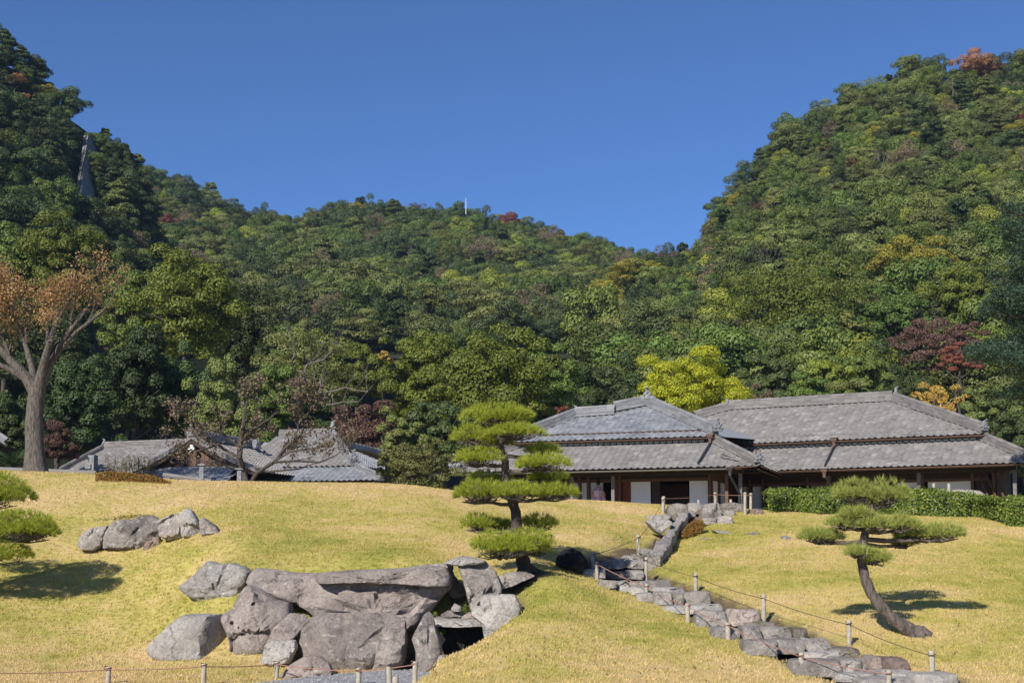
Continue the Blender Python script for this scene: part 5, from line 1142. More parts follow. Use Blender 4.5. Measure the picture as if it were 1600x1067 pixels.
def rel(u, v, lu, lv):
    dx, dy = u - lu, v - lv; d = math.hypot(dx, dy); q = 'just ' if d < 38 else '' if d < 85 else 'well '
    if abs(dx) > 2.2 * abs(dy): w = 'right of' if dx > 0 else 'left of'
    elif abs(dy) > 2.2 * abs(dx): w = 'below' if dy > 0 else 'above'
    else: w = ('below and ' if dy > 0 else 'above and ') + ('right of' if dx > 0 else 'left of')
    return q + w
used = set()
for c_ in ind:
    form, col = c_[6].split('_') if '_' in c_[6] else ('', c_[6])
    head = 'bare grey twiggy tree ' if form == 'bare' else f'{COLW[col]} {FORM[form]} tree '
    L_ = sorted(LAND, key=lambda l: math.hypot(c_[2] - l[0], c_[3] - l[1])); lab = None
    for l in L_[:20]:
        s_ = head + rel(c_[2], c_[3], l[0], l[1]) + ' ' + l[2]
        if s_ not in used: lab = s_; break
    lab = lab or head + rel(c_[2], c_[3], L_[0][0], L_[0][1]) + ' ' + L_[0][2]
    if len(lab.split()) > 16: lab = lab.replace(' crowned', '').replace('below and ', 'lower ').replace('above and ', 'upper ')
    used.add(lab)
    tree_obj(c_[6], c_[4], c_[5], rn.uniform(0, 6.28), lab, f'trees of the {c_[1]} wooded hill', sq=rn.uniform(.85, 1.15))
for p, r, k, lab, u, v, hw in spec_pts: tree_obj(k, p, r, rn.uniform(0, 6.28), lab, None, name='autumn_tree', sq=.95)
# the rest of the wood as one mass
src = bpy.data.collections.new('forest_kinds'); keys = sorted(KINDS); src_keys = []
for k in keys:
    o = next((x for x in COL.objects if x.name.startswith('crown') and x.data == KINDS[k][0]), None)
    if o: src_keys.append(k)
fm = bpy.data.meshes.new('forest'); fm.from_pydata([tuple(c_[4]) for c_ in rest], [], [])
forest = link('forest', fm); tag(forest, 'dense mixed evergreen wood covering the steep hills behind the houses', 'forest', kind='stuff')
def attr(nm, typ, vals):
    a = fm.attributes.new(nm, typ, 'POINT'); a.data.foreach_set('value', vals)
attr('tree_scale', 'FLOAT', [c_[5] for c_ in rest]); attr('tree_rot', 'FLOAT', [rn.uniform(0, 6.28) for c_ in rest]); attr('tree_kind', 'INT', [src_keys.index(c_[6]) if c_[6] in src_keys else 0 for c_ in rest])
ng = bpy.data.node_groups.new('forest_scatter', 'GeometryNodeTree'); ng.interface.new_socket('Geometry', in_out='INPUT', socket_type='NodeSocketGeometry'); ng.interface.new_socket('Geometry', in_out='OUTPUT', socket_type='NodeSocketGeometry')
N = ng.nodes; L = ng.links; gi = N.new('NodeGroupInput'); go = N.new('NodeGroupOutput'); ip = N.new('GeometryNodeInstanceOnPoints'); L.new(gi.outputs[0], ip.inputs['Points'])
join = N.new('GeometryNodeGeometryToInstance')
obs = []
for k in src_keys:
    o = next(x for x in COL.objects if x.name.startswith('crown') and x.data == KINDS[k][0]); oi = N.new('GeometryNodeObjectInfo'); oi.inputs[0].default_value = o; oi.inputs['As Instance'].default_value = True; obs.append(oi)
for oi in reversed(obs): L.new(oi.outputs['Geometry'], join.inputs[0])
L.new(join.outputs[0], ip.inputs['Instance']); ip.inputs['Pick Instance'].default_value = True
def na(nm, ty):
    n = N.new('GeometryNodeInputNamedAttribute'); n.data_type = ty; n.inputs[0].default_value = nm; return n.outputs['Attribute']
L.new(na('tree_kind', 'INT'), ip.inputs['Instance Index']); L.new(na('tree_scale', 'FLOAT'), ip.inputs['Scale'])
cx_ = N.new('ShaderNodeCombineXYZ'); L.new(na('tree_rot', 'FLOAT'), cx_.inputs[2]); L.new(cx_.outputs[0], ip.inputs['Rotation']); L.new(ip.outputs[0], go.inputs[0])
md = forest.modifiers.new('scatter', 'NODES'); md.node_group = ng
print('TREES', nL, nM, nR, 'visible', len(vis), 'rest', len(rest))

M['cliff'] = mat_rock('cliff_rock', (.16, .155, .15), (.25, .245, .24), (.34, .335, .33), stain=(.10, .10, .095), scale=.8)
# pale dead trunks standing out of the middle and right hill, the mast, the bare cliff
for Hh, u, v0, v1, lab in ((HM, 546, 330, 362, 'pale dead trunk standing near the top of the middle hill'), (HM, 563, 348, 360, 'short forked dead trunk beside the tall pale one on the middle hill'), (HM, 564, 395, 412, 'pale forked trunk in the centre of the middle hill'),
        (HM, 640, 486, 506, 'pale dead branches low on the middle hill'), (HM, 650, 430, 450, 'grey dead branches on the middle hill above the low pale ones'), (HR, 1098, 352, 380, 'pale leaning trunk at the cliff edge of the right hill'), (HR, 1488, 124, 156, 'pale bare trunk under the orange skyline tree'), (HR, 1430, 108, 128, 'pale bare trunk on the right hill skyline left of the orange trees')):
    p = Hh.P(u, Hh.inv(u, v1)); Y = p.y - 3.5; q0, q1 = W(u, v1 + 6, Y), W(u + rn.uniform(-3, 3), v0, Y); h = (q1 - q0).length; b = MB(); mid = q0.lerp(q1, .5) + Vector((rn.uniform(-.3, .3), 0, 0))
    b.tube([q0 - q0, mid - q0, q1 - q0], [.20, .15, .05], 6)
    for k in range(5):
        a = mid.lerp(q1, rn.uniform(-.3, .8)) - q0; b.tube([a, a + Vector((rn.uniform(-.35, .35), rn.uniform(-.2, .2), .3)) * h * .7], [.08, .03], 4)
    o = b.obj('dead_trunk', M['bark_pale' if Hh is HM else 'bark_grey'], loc=q0); tag(o, lab, 'dead tree')
q0, q1 = W(728, 335, 330), W(728, 314, 330); b = MB(); b.tube([(0, 0, 0), q1 - q0], [.10, .07], 6); b.tube([q1 - q0, q1 - q0 + Vector((0, 0, .8))], .05, 5); o = b.obj('mast', M['plaster'], loc=q0); tag(o, 'thin white mast on the skyline of the middle hill', 'mast')
b = MB(); V = []; F = []; Lc = [(136, 212), (132, 240), (126, 270), (124, 295), (122, 318)]
for i, (u, v) in enumerate(Lc):
    t = HL.inv(u, v + 10); Y = HL.P(u, t).y - 1.0
    for k in range(7):
        uu = u + (k - 3) * (1.35 + .45 * math.sin(i * 2.1 + 1)) ; V.append(W(uu, v, Y - .7 * (1 - ((k - 3) / 3) ** 2) + .4 * math.sin(k * 2.3 + i * 1.7)))
n0 = len(V); V += [p + Vector((0, 5, 0)) for p in V]
for i in range(len(Lc) - 1):
    for k in range(6): a = i * 7 + k; F.append((a, a + 7, a + 8, a + 1)); F.append((n0 + a, n0 + a + 1, n0 + a + 8, n0 + a + 7))
    a = i * 7; F.append((a, n0 + a, n0 + a + 7, a + 7)); a += 6; F.append((a, a + 7, n0 + a + 7, n0 + a))
F.append(tuple(range(7)) + tuple(n0 + k for k in range(6, -1, -1)))
b.add([p - V[0] for p in V], F); o = b.obj('cliff', M['cliff'], smooth=40, loc=V[0]); tag(o, 'narrow bare grey rock face on the dark left hill', 'cliff')
# ------------------------------------------------------------------ the trees behind the houses, one by one
def near_tree(u, vt, vb, hw, Y, mat, seed, label, group=None, name='broadleaf_tree', n=9000, size=.15, nmul=2.1, smul=.62, nc=42, bark='bark_dark', zlow=-.5, jit=.33, cr=(.2, .34), twigs=0, depth=.85, ground=3.0, inner=.2, rough=.22, flat=.75):
    """crown from top pixel row to bottom pixel row at distance Y; size is a leaf spray's half length in metres"""
    ct = W(u, vt, Y); cb = W(u, vb, Y); cz = (ct.z + cb.z) / 2; n = int(n * nmul); size *= smul; rz = (ct.z - cb.z) / 2 * .93; rx = hw / 2000 * Y * .96
    root = empty(name, (ct.x, Y, ground), label, 'tree', group)
    Q = crown(seed, rx, rx * depth, rz, nc, n, size, cr=cr, zlow=zlow, jit=jit, inner=inner, rough=rough, flat=flat) + np.array([0, 0, cz - ground])
    b = MB(); b.quads(Q); b.obj('crown', M[mat], root)
    t = MB(); rn_ = random.Random(seed); h = cz - ground; add_trunk(t, -.3, h + rz * .25, (max(.16, rx * .075) if hw > 20 else .05), seed, 7, rx * .55, 0)
    for k in range(8):
        a = rn_.uniform(0, 6.28); p = Vector((0, 0, h - rz * rn_.uniform(0, .5))); e = Vector((math.cos(a) * rx * .75, math.sin(a) * rx * .6, h + rz * rn_.uniform(-.2, .55))); t.tube([p, p.lerp(e, .5) + Vector((0, 0, -.1 * rz)), e], [rx * .035, rx * .022, rx * .008], 5)
    t.obj('trunk', M[bark], root, 60); return root
NT = [
 (295, 380, 575, 98, 88, 'leaf_camphor', 'large olive green camphor tree behind the orange leaved tree', 15000, .17),
 (128, 545, 715, 66, 68, 'leaf_dark', 'dark evergreen right behind the trunk of the orange leaved tree', 11000, .13),
 (215, 500, 700, 62, 73, 'leaf_dark', 'tall dark evergreen above the left end of the low tiled roof', 11000, .14),
 (285, 545, 715, 55, 76, 'leaf_dark', 'deep shaded evergreen behind the gabled house', 9000, .14),
 (100, 325, 480, 74, 105, 'leaf_camphor', 'yellow green tree under the bare cliff of the left hill', 12000, .17),
 (15, 345, 490, 75, 108, 'leaf_mid', 'mid green tree behind the top of the orange leaved tree', 11000, .18),
 (60, 455, 640, 85, 92, 'leaf_dark', 'broad dark evergreen behind the orange foliage at left', 11000, .16),
 (18, 600, 740, 48, 66, 'leaf_dark', 'dark bushy evergreen left of the thick grey trunk', 8000, .12),
 (205, 405, 560, 55, 98, 'leaf_mid', 'mid green evergreen between the orange tree and the camphor tree', 9000, .16),
 (350, 545, 715, 50, 70, 'leaf_olive', 'loose olive tree behind the peak of the gable', 7000, .12),
 (380, 430, 620, 60, 100, 'leaf_dark', 'dark evergreen to the right of the large camphor tree', 9000, .16),
 (425, 560, 700, 60, 78, 'leaf_mid', 'mid green tree above the withered brown tree', 8000, .13),
 (478, 500, 670, 84, 84, 'leaf_olive', 'pale olive thin crowned tree behind the grey contorted limbs', 10000, .12),
 (560, 525, 650, 55, 94, 'leaf_camphor', 'yellow green tree left of the twin camphor crowns', 8000, .15),
 (570, 620, 735, 66, 74, 'leaf_maroon', 'rusty brown thicket tree behind the hipped roof', 6500, .12),
 (520, 610, 740, 55, 80, 'leaf_dark', 'shaded dark evergreen behind the right end of the low house', 7000, .13),
 (668, 515, 690, 78, 86, 'leaf_camphor', 'left of the twin olive camphor crowns in the centre', 13000, .15),
 (765, 507, 700, 100, 80, 'leaf_camphor', 'widest olive camphor crown directly behind the tiered pine', 17000, .15),
 (855, 548, 700, 66, 85, 'leaf_mid', 'green tree right of the widest camphor crown', 10000, .14),
 (928, 565, 700, 58, 92, 'leaf_dark', 'dark green tree just left of the bright ginkgo', 9000, .14),
 (690, 620, 740, 60, 72, 'leaf_dark', 'dark low evergreen left of the tiered pine', 8000, .12),
 (622, 640, 740, 42, 70, 'leaf_olive', 'small olive tree behind the rounded shrub', 6000, .11),
 (1240, 398, 590, 118, 132, 'leaf_camphor', 'large spreading camphor tree low on the right hill', 18000, .22),
 (1425, 372, 470, 80, 142, 'leaf_yellow', 'yellow spreading tree on the right hill above the camphor', 9000, .22),
 (1510, 392, 520, 74, 128, 'leaf_camphor', 'olive green tree beside the dark fir at right', 10000, .2),
 (1400, 440, 560, 55, 118, 'leaf_mid', 'mid green tree between the camphor and the maroon tree', 8000, .18),
 (1440, 492, 590, 62, 108, 'leaf_maroon', 'maroon thin leaved tree in front of the right hill', 6500, .13),
 (1505, 500, 575, 40, 106, 'leaf_maroon', 'second brownish maroon tree nearer the dark fir', 4500, .13),
 (1498, 536, 585, 37, 100, 'leaf_red', 'deep red flat crowned maple beside the dark fir', 6000, .12),
 (1205, 540, 660, 48, 96, 'leaf_dark', 'dark green tree right of the bright ginkgo', 8000, .15),
 (1290, 545, 650, 45, 98, 'leaf_yel', 'small yellow green tree below the large camphor', 7000, .15),
 (1345, 535, 640, 48, 100, 'leaf_mid', 'rounded mid green tree above the grey roof ridge', 8000, .15),
 (1260, 585, 680, 50, 84, 'leaf_mid', 'mid green tree rising behind the left part of the long roof ridge', 8000, .13),
 (1325, 590, 680, 52, 82, 'leaf_olive', 'olive layered tree rising behind the long grey roof ridge', 8000, .13),
 (1190, 600, 690, 40, 80, 'leaf_brown', 'brownish bush between the ginkgo and the long roof', 5000, .11),
 (1395, 590, 670, 45, 84, 'leaf_dark', 'dark green tree left of the golden tree', 7000, .13),
 (1545, 590, 700, 50, 76, 'leaf_olive', 'grey green tree right of the golden tree', 7000, .12),
 (1700, 560, 760, 80, 76, 'leaf_mid', 'mid green tree beyond the right end of the long roof', 5000, .13), (1810, 540, 770, 90, 78, 'leaf_camphor', 'olive camphor farther along the right edge of the garden', 5000, .14), (1920, 560, 780, 90, 74, 'leaf_dark', 'dark evergreen at the far right edge of the garden', 5000, .14), (-90, 520, 745, 85, 76, 'leaf_dark', 'dark evergreen beyond the left edge behind the garden wall', 5000, .14), (-210, 500, 745, 95, 80, 'leaf_mid', 'mid green tree at the far left behind the garden wall', 5000, .14),
 (1600, 620, 760, 60, 70, 'leaf_dark', 'dark tree low at the right frame edge beyond the roof corner', 8000, .12),
]
for i, (u, vt, vb, hw, Y, mt, lab, n, sz) in enumerate(NT):
    sp_ = mt in ('leaf_maroon', 'leaf_brown'); near_tree(u, vt, vb, hw, Y, mt, 300 + i, lab, n=n, size=sz, nc=max(30, int(n / 170)), jit=.9 if sp_ else .33, cr=(.16, .28))
near_tree(1076, 541, 700, 97, 74, 'leaf_ginkgo', 401, 'bright yellow green ginkgo rising between the two house roofs', name='ginkgo_tree', n=26000, size=.10, nc=120, cr=(.13, .22), zlow=-.75, bark='bark_grey')
near_tree(1462, 588, 690, 52, 80, 'leaf_gold', 402, 'thin golden orange tree behind the right roof end', name='ginkgo_tree', n=2600, size=.09, nc=38, jit=1.2, cr=(.12, .24), bark='bark_pale', rough=.35)
near_tree(878, 633, 660, 13, 68, 'leaf_red', 403, 'bright red maple tip over the left roof shoulder', name='maple_tree', n=1500, size=.07, nc=14)
near_tree(88, 652, 735, 36, 58, 'leaf_maroon', 404, 'dull red maple right of the thick grey trunk', name='maple_tree', n=4200, size=.075, nc=24, jit=1)
near_tree(600, 545, 570, 12, 84, 'leaf_gold', 405, 'small golden leaf spray among the green trees at centre left', name='autumn_tree', n=600, size=.09, nc=9)

# branching trees
def branching(b, leaf, p, d, L, r, k, rn_, up=.12, spread=.6, seg=4, rmin=.012, tips=None, wob=.18, kids=(2, 3)):
    pts = [p.copy()]; rr = [r]; q = p.copy(); dd = d.copy()
    for i in range(seg):
        dd = (dd + Vector((rn_.uniform(-1, 1), rn_.uniform(-1, 1), rn_.uniform(-.6, 1) * .8)) * wob + Vector((0, 0, up * .3))).normalized(); q = q + dd * (L / seg); pts.append(q.copy()); rr.append(r * (1 - .42 * (i + 1) / seg))
    b.tube(pts, rr, 8 if r > .1 else 5 if r > .03 else 3, cap=False)
    if k <= 0 or r < rmin:
        tips.append((q, dd)); return
    for c_ in range(rn_.randint(*kids)):
        nd = (dd + Vector((rn_.uniform(-1, 1), rn_.uniform(-1, 1), rn_.uniform(-.5, .9))) * spread + Vector((0, 0, up))).normalized(); branching(b, leaf, q, nd, L * rn_.uniform(.62, .86), rr[-1] * rn_.uniform(.6, .85), k - 1, rn_, up, spread, seg, rmin, tips, wob, kids)
    if rn_.random() < .6:
        i = seg // 2; nd = (d + Vector((rn_.uniform(-1, 1), rn_.uniform(-1, 1), rn_.uniform(-.3, .8))) * spread * 1.3).normalized(); branching(b, leaf, pts[i], nd, L * .6, rr[i] * .45, k - 2, rn_, up, spread, seg, rmin, tips, wob, kids)
def tip_leaves(tips, per, rad, size, rng, droop=0.0, keep=1.0, filt=None):
    C = []; 
    for q, d in tips:
        if rng.random() > keep or (filt and not filt(q)): continue
        c_ = np.array(q)[None] + rng.normal(size=(per, 3)) * rad * np.array([1, 1, .8]) - np.array([0, 0, droop]); C.append(c_)
    C = np.concatenate(C); return leaf_quads(C, rng.normal(size=(len(C), 3)) + np.array([0, 0, .3]), size, rng)

# the thick trunked orange leaved tree at the left
Y = 47.0; rn_ = random.Random(12); base = W(56, 736, Y); root = empty('zelkova_tree', base, 'tall tree with thick grey trunk and thin orange autumn leaves at left', 'tree')
def lw(u, v, dy=0): return W(u, v, Y + dy) - base
b = MB(); b.tube([lw(56, 745), lw(55, 725), lw(54, 700), lw(53, 660), lw(56, 625), lw(59, 606)], [.50, .40, .335, .31, .30, .29], 14); tips = []
mains = [([(56, 612), (40, 588), (15, 562), (-10, 535)], .24, (-.6, 0, .8)), ([(60, 612), (66, 580), (72, 555), (78, 535)], .22, (.15, .2, 1)), ([(62, 610), (78, 572), (100, 530), (122, 500)], .17, (.55, -.1, .75)), ([(55, 610), (50, 575), (42, 545), (30, 515)], .15, (-.25, -.2, 1)),
         ([(62, 606), (84, 560), (118, 520), (150, 495)], .11, (.75, .2, .6)), ([(45, 595), (12, 575), (-25, 560), (-60, 540)], .13, (-.8, .1, .6))]
for k, (L_s, r, d) in enumerate(mains):
    dy = rn_.uniform(-.8, .8); P = [lw(u, v, dy * i / 3) for i, (u, v) in enumerate(L_s)]; b.tube(P, [r * 1.15, r * .8, r * .62, r * .5], 9)
    branching(b, None, P[-1], Vector(d).normalized(), .84, r * .45, 6, rn_, .03, .55, 3, .004, tips, .2, (2, 3)); branching(b, None, P[-2], (Vector(d) + Vector((.2, .3, .3))).normalized(), .8, r * .34, 5, rn_, .03, .6, 3, .004, tips, .2, (2, 3)); branching(b, None, P[-2].lerp(P[-1], .5), (Vector(d) + Vector((-.3, -.3, .3))).normalized(), .8, r * .30, 5, rn_, .03, .6, 3, .004, tips, .2, (2, 3))
b.obj('trunk', M['bark_grey'], root, 60)
rng = np.random.default_rng(3); uz = lambda q: px(base + q)[0]
b2 = MB(); b2.quads(tip_leaves(tips, 16, .2, .047, rng, .03, .9, lambda q: uz(q) < 105 or rng.random() < .3)); M['leaf_zelk'] = mat_leaf('leaves_zelkova', [(.26, .14, .06), (.40, .24, .10), (.47, .34, .15), (.30, .14, .08)], .05, .35); b2.obj('crown', M['leaf_zelk'], root)
print('zelkova tips', len(tips))

# withered brown leaved tree on the mound edge
Y = 48.0; base = W(382, 752, Y); root = empty('magnolia_tree', base, 'crooked tree with hanging withered brown leaves before the low tiled house', 'tree'); b = MB(); tips = []; rn_ = random.Random(8)
for L_s, r, d in (([(384, 756), (380, 735), (374, 715), (376, 690), (380, 670)], .13, (.1, 0, 1)), ([(390, 756), (402, 738), (428, 722), (446, 700), (458, 690)], .075, (.4, 0, .8)), ([(374, 715), (350, 702), (335, 690)], .06, (-.7, 0, .5)), ([(376, 690), (400, 668), (420, 655)], .06, (.6, .2, .6)), ([(446, 700), (470, 680), (478, 655)], .05, (.2, 0, 1)), ([(428, 722), (460, 720), (500, 722)], .045, (.9, -.1, .2)), ([(380, 735), (355, 728), (335, 722)], .045, (-.8, -.2, .2)), ([(376, 700), (352, 680), (322, 668)], .05, (-.8, 0, .35)), ([(352, 690), (325, 700), (305, 705)], .04, (-.9, -.1, .1)), ([(415, 728), (455, 705), (495, 700)], .04, (.8, 0, .2)), ([(402, 738), (440, 735), (470, 732)], .04, (.8, -.2, .2))):
    P = [lw(u, v, rn_.uniform(-.3, .3)) for u, v in L_s]; b.tube(P, [r * (1 - .35 * i / len(P)) for i in range(len(P))], 8); branching(b, None, P[-1], Vector(d).normalized(), .7, r * .6, 5, rn_, .05, .75, 3, .004, tips, .26); branching(b, None, P[len(P) // 2], (Vector(d) + Vector((rn_.uniform(-.8, .8), rn_.uniform(-.5, .5), .3))).normalized(), .6, r * .4, 4, rn_, .05, .75, 3, .004, tips, .26)
b.obj('trunk', M['bark_dark'], root, 60); M['leaf_dead'] = mat_leaf('leaves_withered', [(.07, .052, .036), (.125, .095, .065), (.22, .165, .115), (.10, .085, .04)], .05, .2)
b2 = MB(); b2.quads(tip_leaves(tips, 11, .12, .06, rng, .07, .9)); b2.obj('crown', M['leaf_dead'], root); print('magnolia tips', len(tips))

# grey contorted tree behind it
Y = 79.0; base = W(470, 690, Y); root = empty('bare_tree', base, 'grey bare tree with contorted spreading limbs behind the low house roof', 'tree'); b = MB(); tips = []; rn_ = random.Random(18)
for L_s, r, d in (([(462, 700), (466, 650), (474, 628), (498, 614)], .2, (.8, 0, .3)), ([(466, 650), (470, 590), (480, 570), (505, 562)], .15, (.9, 0, .1)), ([(498, 614), (540, 605), (575, 612)], .12, (.9, 0, .1)), ([(470, 600), (455, 565), (458, 540)], .1, (-.1, 0, 1)), ([(474, 628), (520, 632), (560, 628)], .1, (.8, .1, .2)), ([(466, 640), (440, 620), (425, 600)], .09, (-.6, 0, .6))):
    P = [lw(u, v, rn_.uniform(-.8, .8)) for u, v in L_s]; P = [q for i in range(len(P) - 1) for q in (P[i], P[i].lerp(P[i + 1], .5) + Vector((rn_.uniform(-.2, .2), 0, rn_.uniform(-.2, .2))))] + [P[-1]]; b.tube(P, [r * .5 * (1 - .45 * i / len(P)) for i in range(len(P))], 7)
    for j in range(2, len(P)): branching(b, None, P[j], (Vector(d) * .5 + Vector((rn_.uniform(-.8, .8), rn_.uniform(-.5, .5), .6))).normalized(), 1.0, r * .22, 4, rn_, .06, .7, 3, .006, tips, .25)
M['bark_mid'] = mat_bark('bark_weathered', (.09, .075, .065), (.20, .175, .155)); b.obj('trunk', M['bark_mid'], root, 60)

# rounded shrub by the mound's far edge
def shrub(u, vt, vb, hw, Y, mat, seed, label, n=5000, size=.05, name='shrub', cat='shrub', depth=.8, nc=30, flat=.8, stems=5):
    ct, cb = W(u, vt, Y), W(u, vb, Y); h = ct.z - cb.z; rx = hw / 2000 * Y; root = empty(name, cb, label, cat)
    Q = crown(seed, rx, rx * depth, h * .5, nc, n, size, cr=(.18, .32), zlow=-.8, flat=flat, inner=.3) + np.array([0, 0, h * .52]); b = MB(); b.quads(Q); b.obj('foliage', M[mat], root)
    t = MB()
    for k in range(stems): a = k * 6.28 / stems; t.tube([(math.cos(a) * .05, math.sin(a) * .05, -.2), (math.cos(a) * rx * .3, math.sin(a) * rx * .25, h * .4), (math.cos(a) * rx * .6, math.sin(a) * rx * .5, h * .75)], [.04, .03, .012], 5)
    t.obj('stems', M['bark_dark'], root); return root
M['leaf_shrub'] = mat_leaf('leaves_shrub', [(.07, .08, .022), (.12, .135, .035), (.18, .19, .055), (.16, .12, .05)], .05, .2)
shrub(655, 688, 768, 58, 51, 'leaf_shrub', 501, 'rounded brownish green shrub at the mound edge left of the tiered pine', 9000, .045, nc=46)
shrub(612, 704, 760, 26, 51.5, 'leaf_shrub', 502, 'smaller loose shrub joined to the left of the rounded one', 3500, .045)
# azaleas turning orange
M['leaf_azalea'] = mat_leaf('leaves_azalea', [(.14, .065, .015), (.23, .11, .02), (.28, .15, .03), (.14, .12, .02)], .05, .2)
M['leaf_azalea_g'] = mat_leaf('leaves_azalea_green', [(.09, .085, .015), (.15, .13, .02), (.20, .13, .025)], .05, .2)
def low_shrub(poly, mat, seed, label, n=6000, size=.028, th=.35):
    uc = sum(p[0] for p in poly) / len(poly); vb = max(p[1] for p in poly); p0 = hit(uc, vb) or W(uc, vb, 43.5); Y = p0.y + .4; rng_ = np.random.default_rng(seed)
    us = [p[0] for p in poly]; vs = [p[1] for p in poly]; C = []; root = empty('azalea_shrub', p0, label, 'shrub')
    while len(C) < n:
        u = rng_.uniform(min(us), max(us)); v = rng_.uniform(min(vs), max(vs))
        if inpoly(np.array([u]), np.array([v]), poly)[0]: 
            t = rng_.random(); p = W(u, v, Y + (vb - v) / 2000 * Y * 1.3 + rng_.uniform(-.15, .35)); p.z -= rng_.random() ** 3 * .12; C.append(p - p0)
    C = np.array([tuple(q) for q in C]); b = MB(); b.quads(leaf_quads(C, rng_.normal(size=C.shape) * .6 + np.array([0, -.4, .7]), size, rng_)); b.obj('foliage', M[mat], root)
    b = MB()
    for k in range(30): q = C[k]; b.tube([(q[0], q[1] + .1, q[2] - .3), tuple(q)], [.012, .006], 4)
    b.obj('stems', M['bark_dark'], root)
low_shrub([(148, 752), (150, 738), (170, 735), (205, 738), (240, 742), (268, 752), (255, 756), (205, 752), (190, 757)], 'leaf_azalea', 511, 'low clipped azalea turning orange on the crest of the left mound', 7000)
low_shrub([(1064, 833), (1072, 820), (1086, 811), (1097, 811), (1103, 818), (1096, 828), (1078, 837), (1066, 839)], 'leaf_azalea', 512, 'small orange azalea beside the slanting slab of the stairway', 3000, .022)
low_shrub([(138, 820), (145, 812), (180, 806), (215, 803), (250, 804), (215, 810), (180, 812), (150, 823)], 'leaf_azalea_g', 513, 'olive ground cover along the top of the lawn boulder row', 2200, .022)

# hedge at the top of the right mound
M['leaf_hedge'] = mat_leaf('leaves_hedge', [(.04, .07, .013), (.09, .14, .02), (.15, .20, .03), (.22, .24, .04)], .05, .2, rough=.4)
def hedge(line, label, seed, n, depth=.9, size=.045, name='hedge', cat='hedge'):
    rng_ = np.random.default_rng(seed); pts = []
    for u, vt, vb in line: p = hit(u, vb) or W(u, vb, 43.5); pts.append((np.array(p), W(u, vt, p.y).z))
    root = empty(name, tuple(pts[0][0]), label, cat); seg = rng_.integers(0, len(pts) - 1, n); f = rng_.random(n)
    A_ = np.array([p[0] for p in pts]); Z = np.array([p[1] for p in pts]); P = A_[seg] * (1 - f)[:, None] + A_[seg + 1] * f[:, None]; zt = Z[seg] * (1 - f) + Z[seg + 1] * f; h = zt - P[:, 2]
    face = rng_.random(n); w = rng_.uniform(0, 1, n); off = np.where(face < .55, 0, np.where(face < .85, w, 1)); t = np.where(face < .55, rng_.random(n), np.where(face < .85, 1, rng_.random(n)))
    bul = np.array([noise.noise(Vector((float(p[0]) * 1.3, float(p[2] + q) * 1.6, seed))) for p, q in zip(P, t)])
    P[:, 1] += off * depth + rng_.normal(size=n) * .05 - bul * .18 + np.where(t > .8, (t - .8) * 1.0, 0) * (1 - off); P[:, 0] += rng_.normal(size=n) * .05; P[:, 2] += h * t * .95 + rng_.normal(size=n) * .05 + bul * .1 * t
    nn = np.stack([np.zeros(n), np.where(face < .55, -1.0, 0), np.where(face < .55, .3, 1.0)], 1) + rng_.normal(size=(n, 3)) * .6
    b = MB(); b.quads(leaf_quads(P - np.array(root.location), nn, size, rng_)); b.obj('foliage', M['leaf_hedge'], root); b = MB()
    for k in range(len(pts) * 5):
        i = rng_.integers(0, len(pts) - 1); f_ = rng_.random(); q = Vector(A_[i] * (1 - f_) + A_[i + 1] * f_) - Vector(root.location) + Vector((0, .35, 0)); b.tube([q - ZV * .1, q + Vector((rng_.uniform(-.1, .1), 0, .6))], [.025, .012], 5)
    b.obj('stems', M['bark_dark'], root)
hedge([(1203, 766, 797), (1240, 763, 800), (1285, 764, 800), (1330, 764, 802), (1380, 763, 804), (1420, 762, 805), (1470, 766, 808), (1520, 771, 808), (1552, 780, 810)], 'clipped green hedge along the top of the right mound', 521, 26000)
hedge([(1548, 778, 812), (1575, 777, 822), (1610, 776, 822), (1650, 778, 820)], 'taller glossy green clump at the right end of the clipped hedge', 522, 9000, 1.2)
sb = hit(1500, 808); me_, base = rock_mesh('stone_basin', [(1462, 772), (1470, 766), (1500, 764), (1530, 766), (1537, 772), (1537, 790), (1464, 790)], sb.y + 2.2, 1.0, M['rock_pale'], 61, rough=.02, cuts=0, pw=5); tag(link('stone_basin', me_, loc=base), 'long grey dressed stone standing behind the clipped hedge', 'stone')
for u, lab in ((1459.5, 'left pale stake behind the clipped hedge before the white screens'), (1483, 'right pale stake behind the clipped hedge before the white screens')):
    Y = sb.y + 1.8; p = W(u, 780, Y); h = W(u, 755, Y).z - p.z; b = MB(); b.tube([(0, 0, -.2), (0, 0, h - .01), (0, 0, h)], [.055, .052, .045], 9); tag(b.obj('stake', M['wood_post'], smooth=50, loc=p), lab, 'post', 'pale stakes behind the hedge')

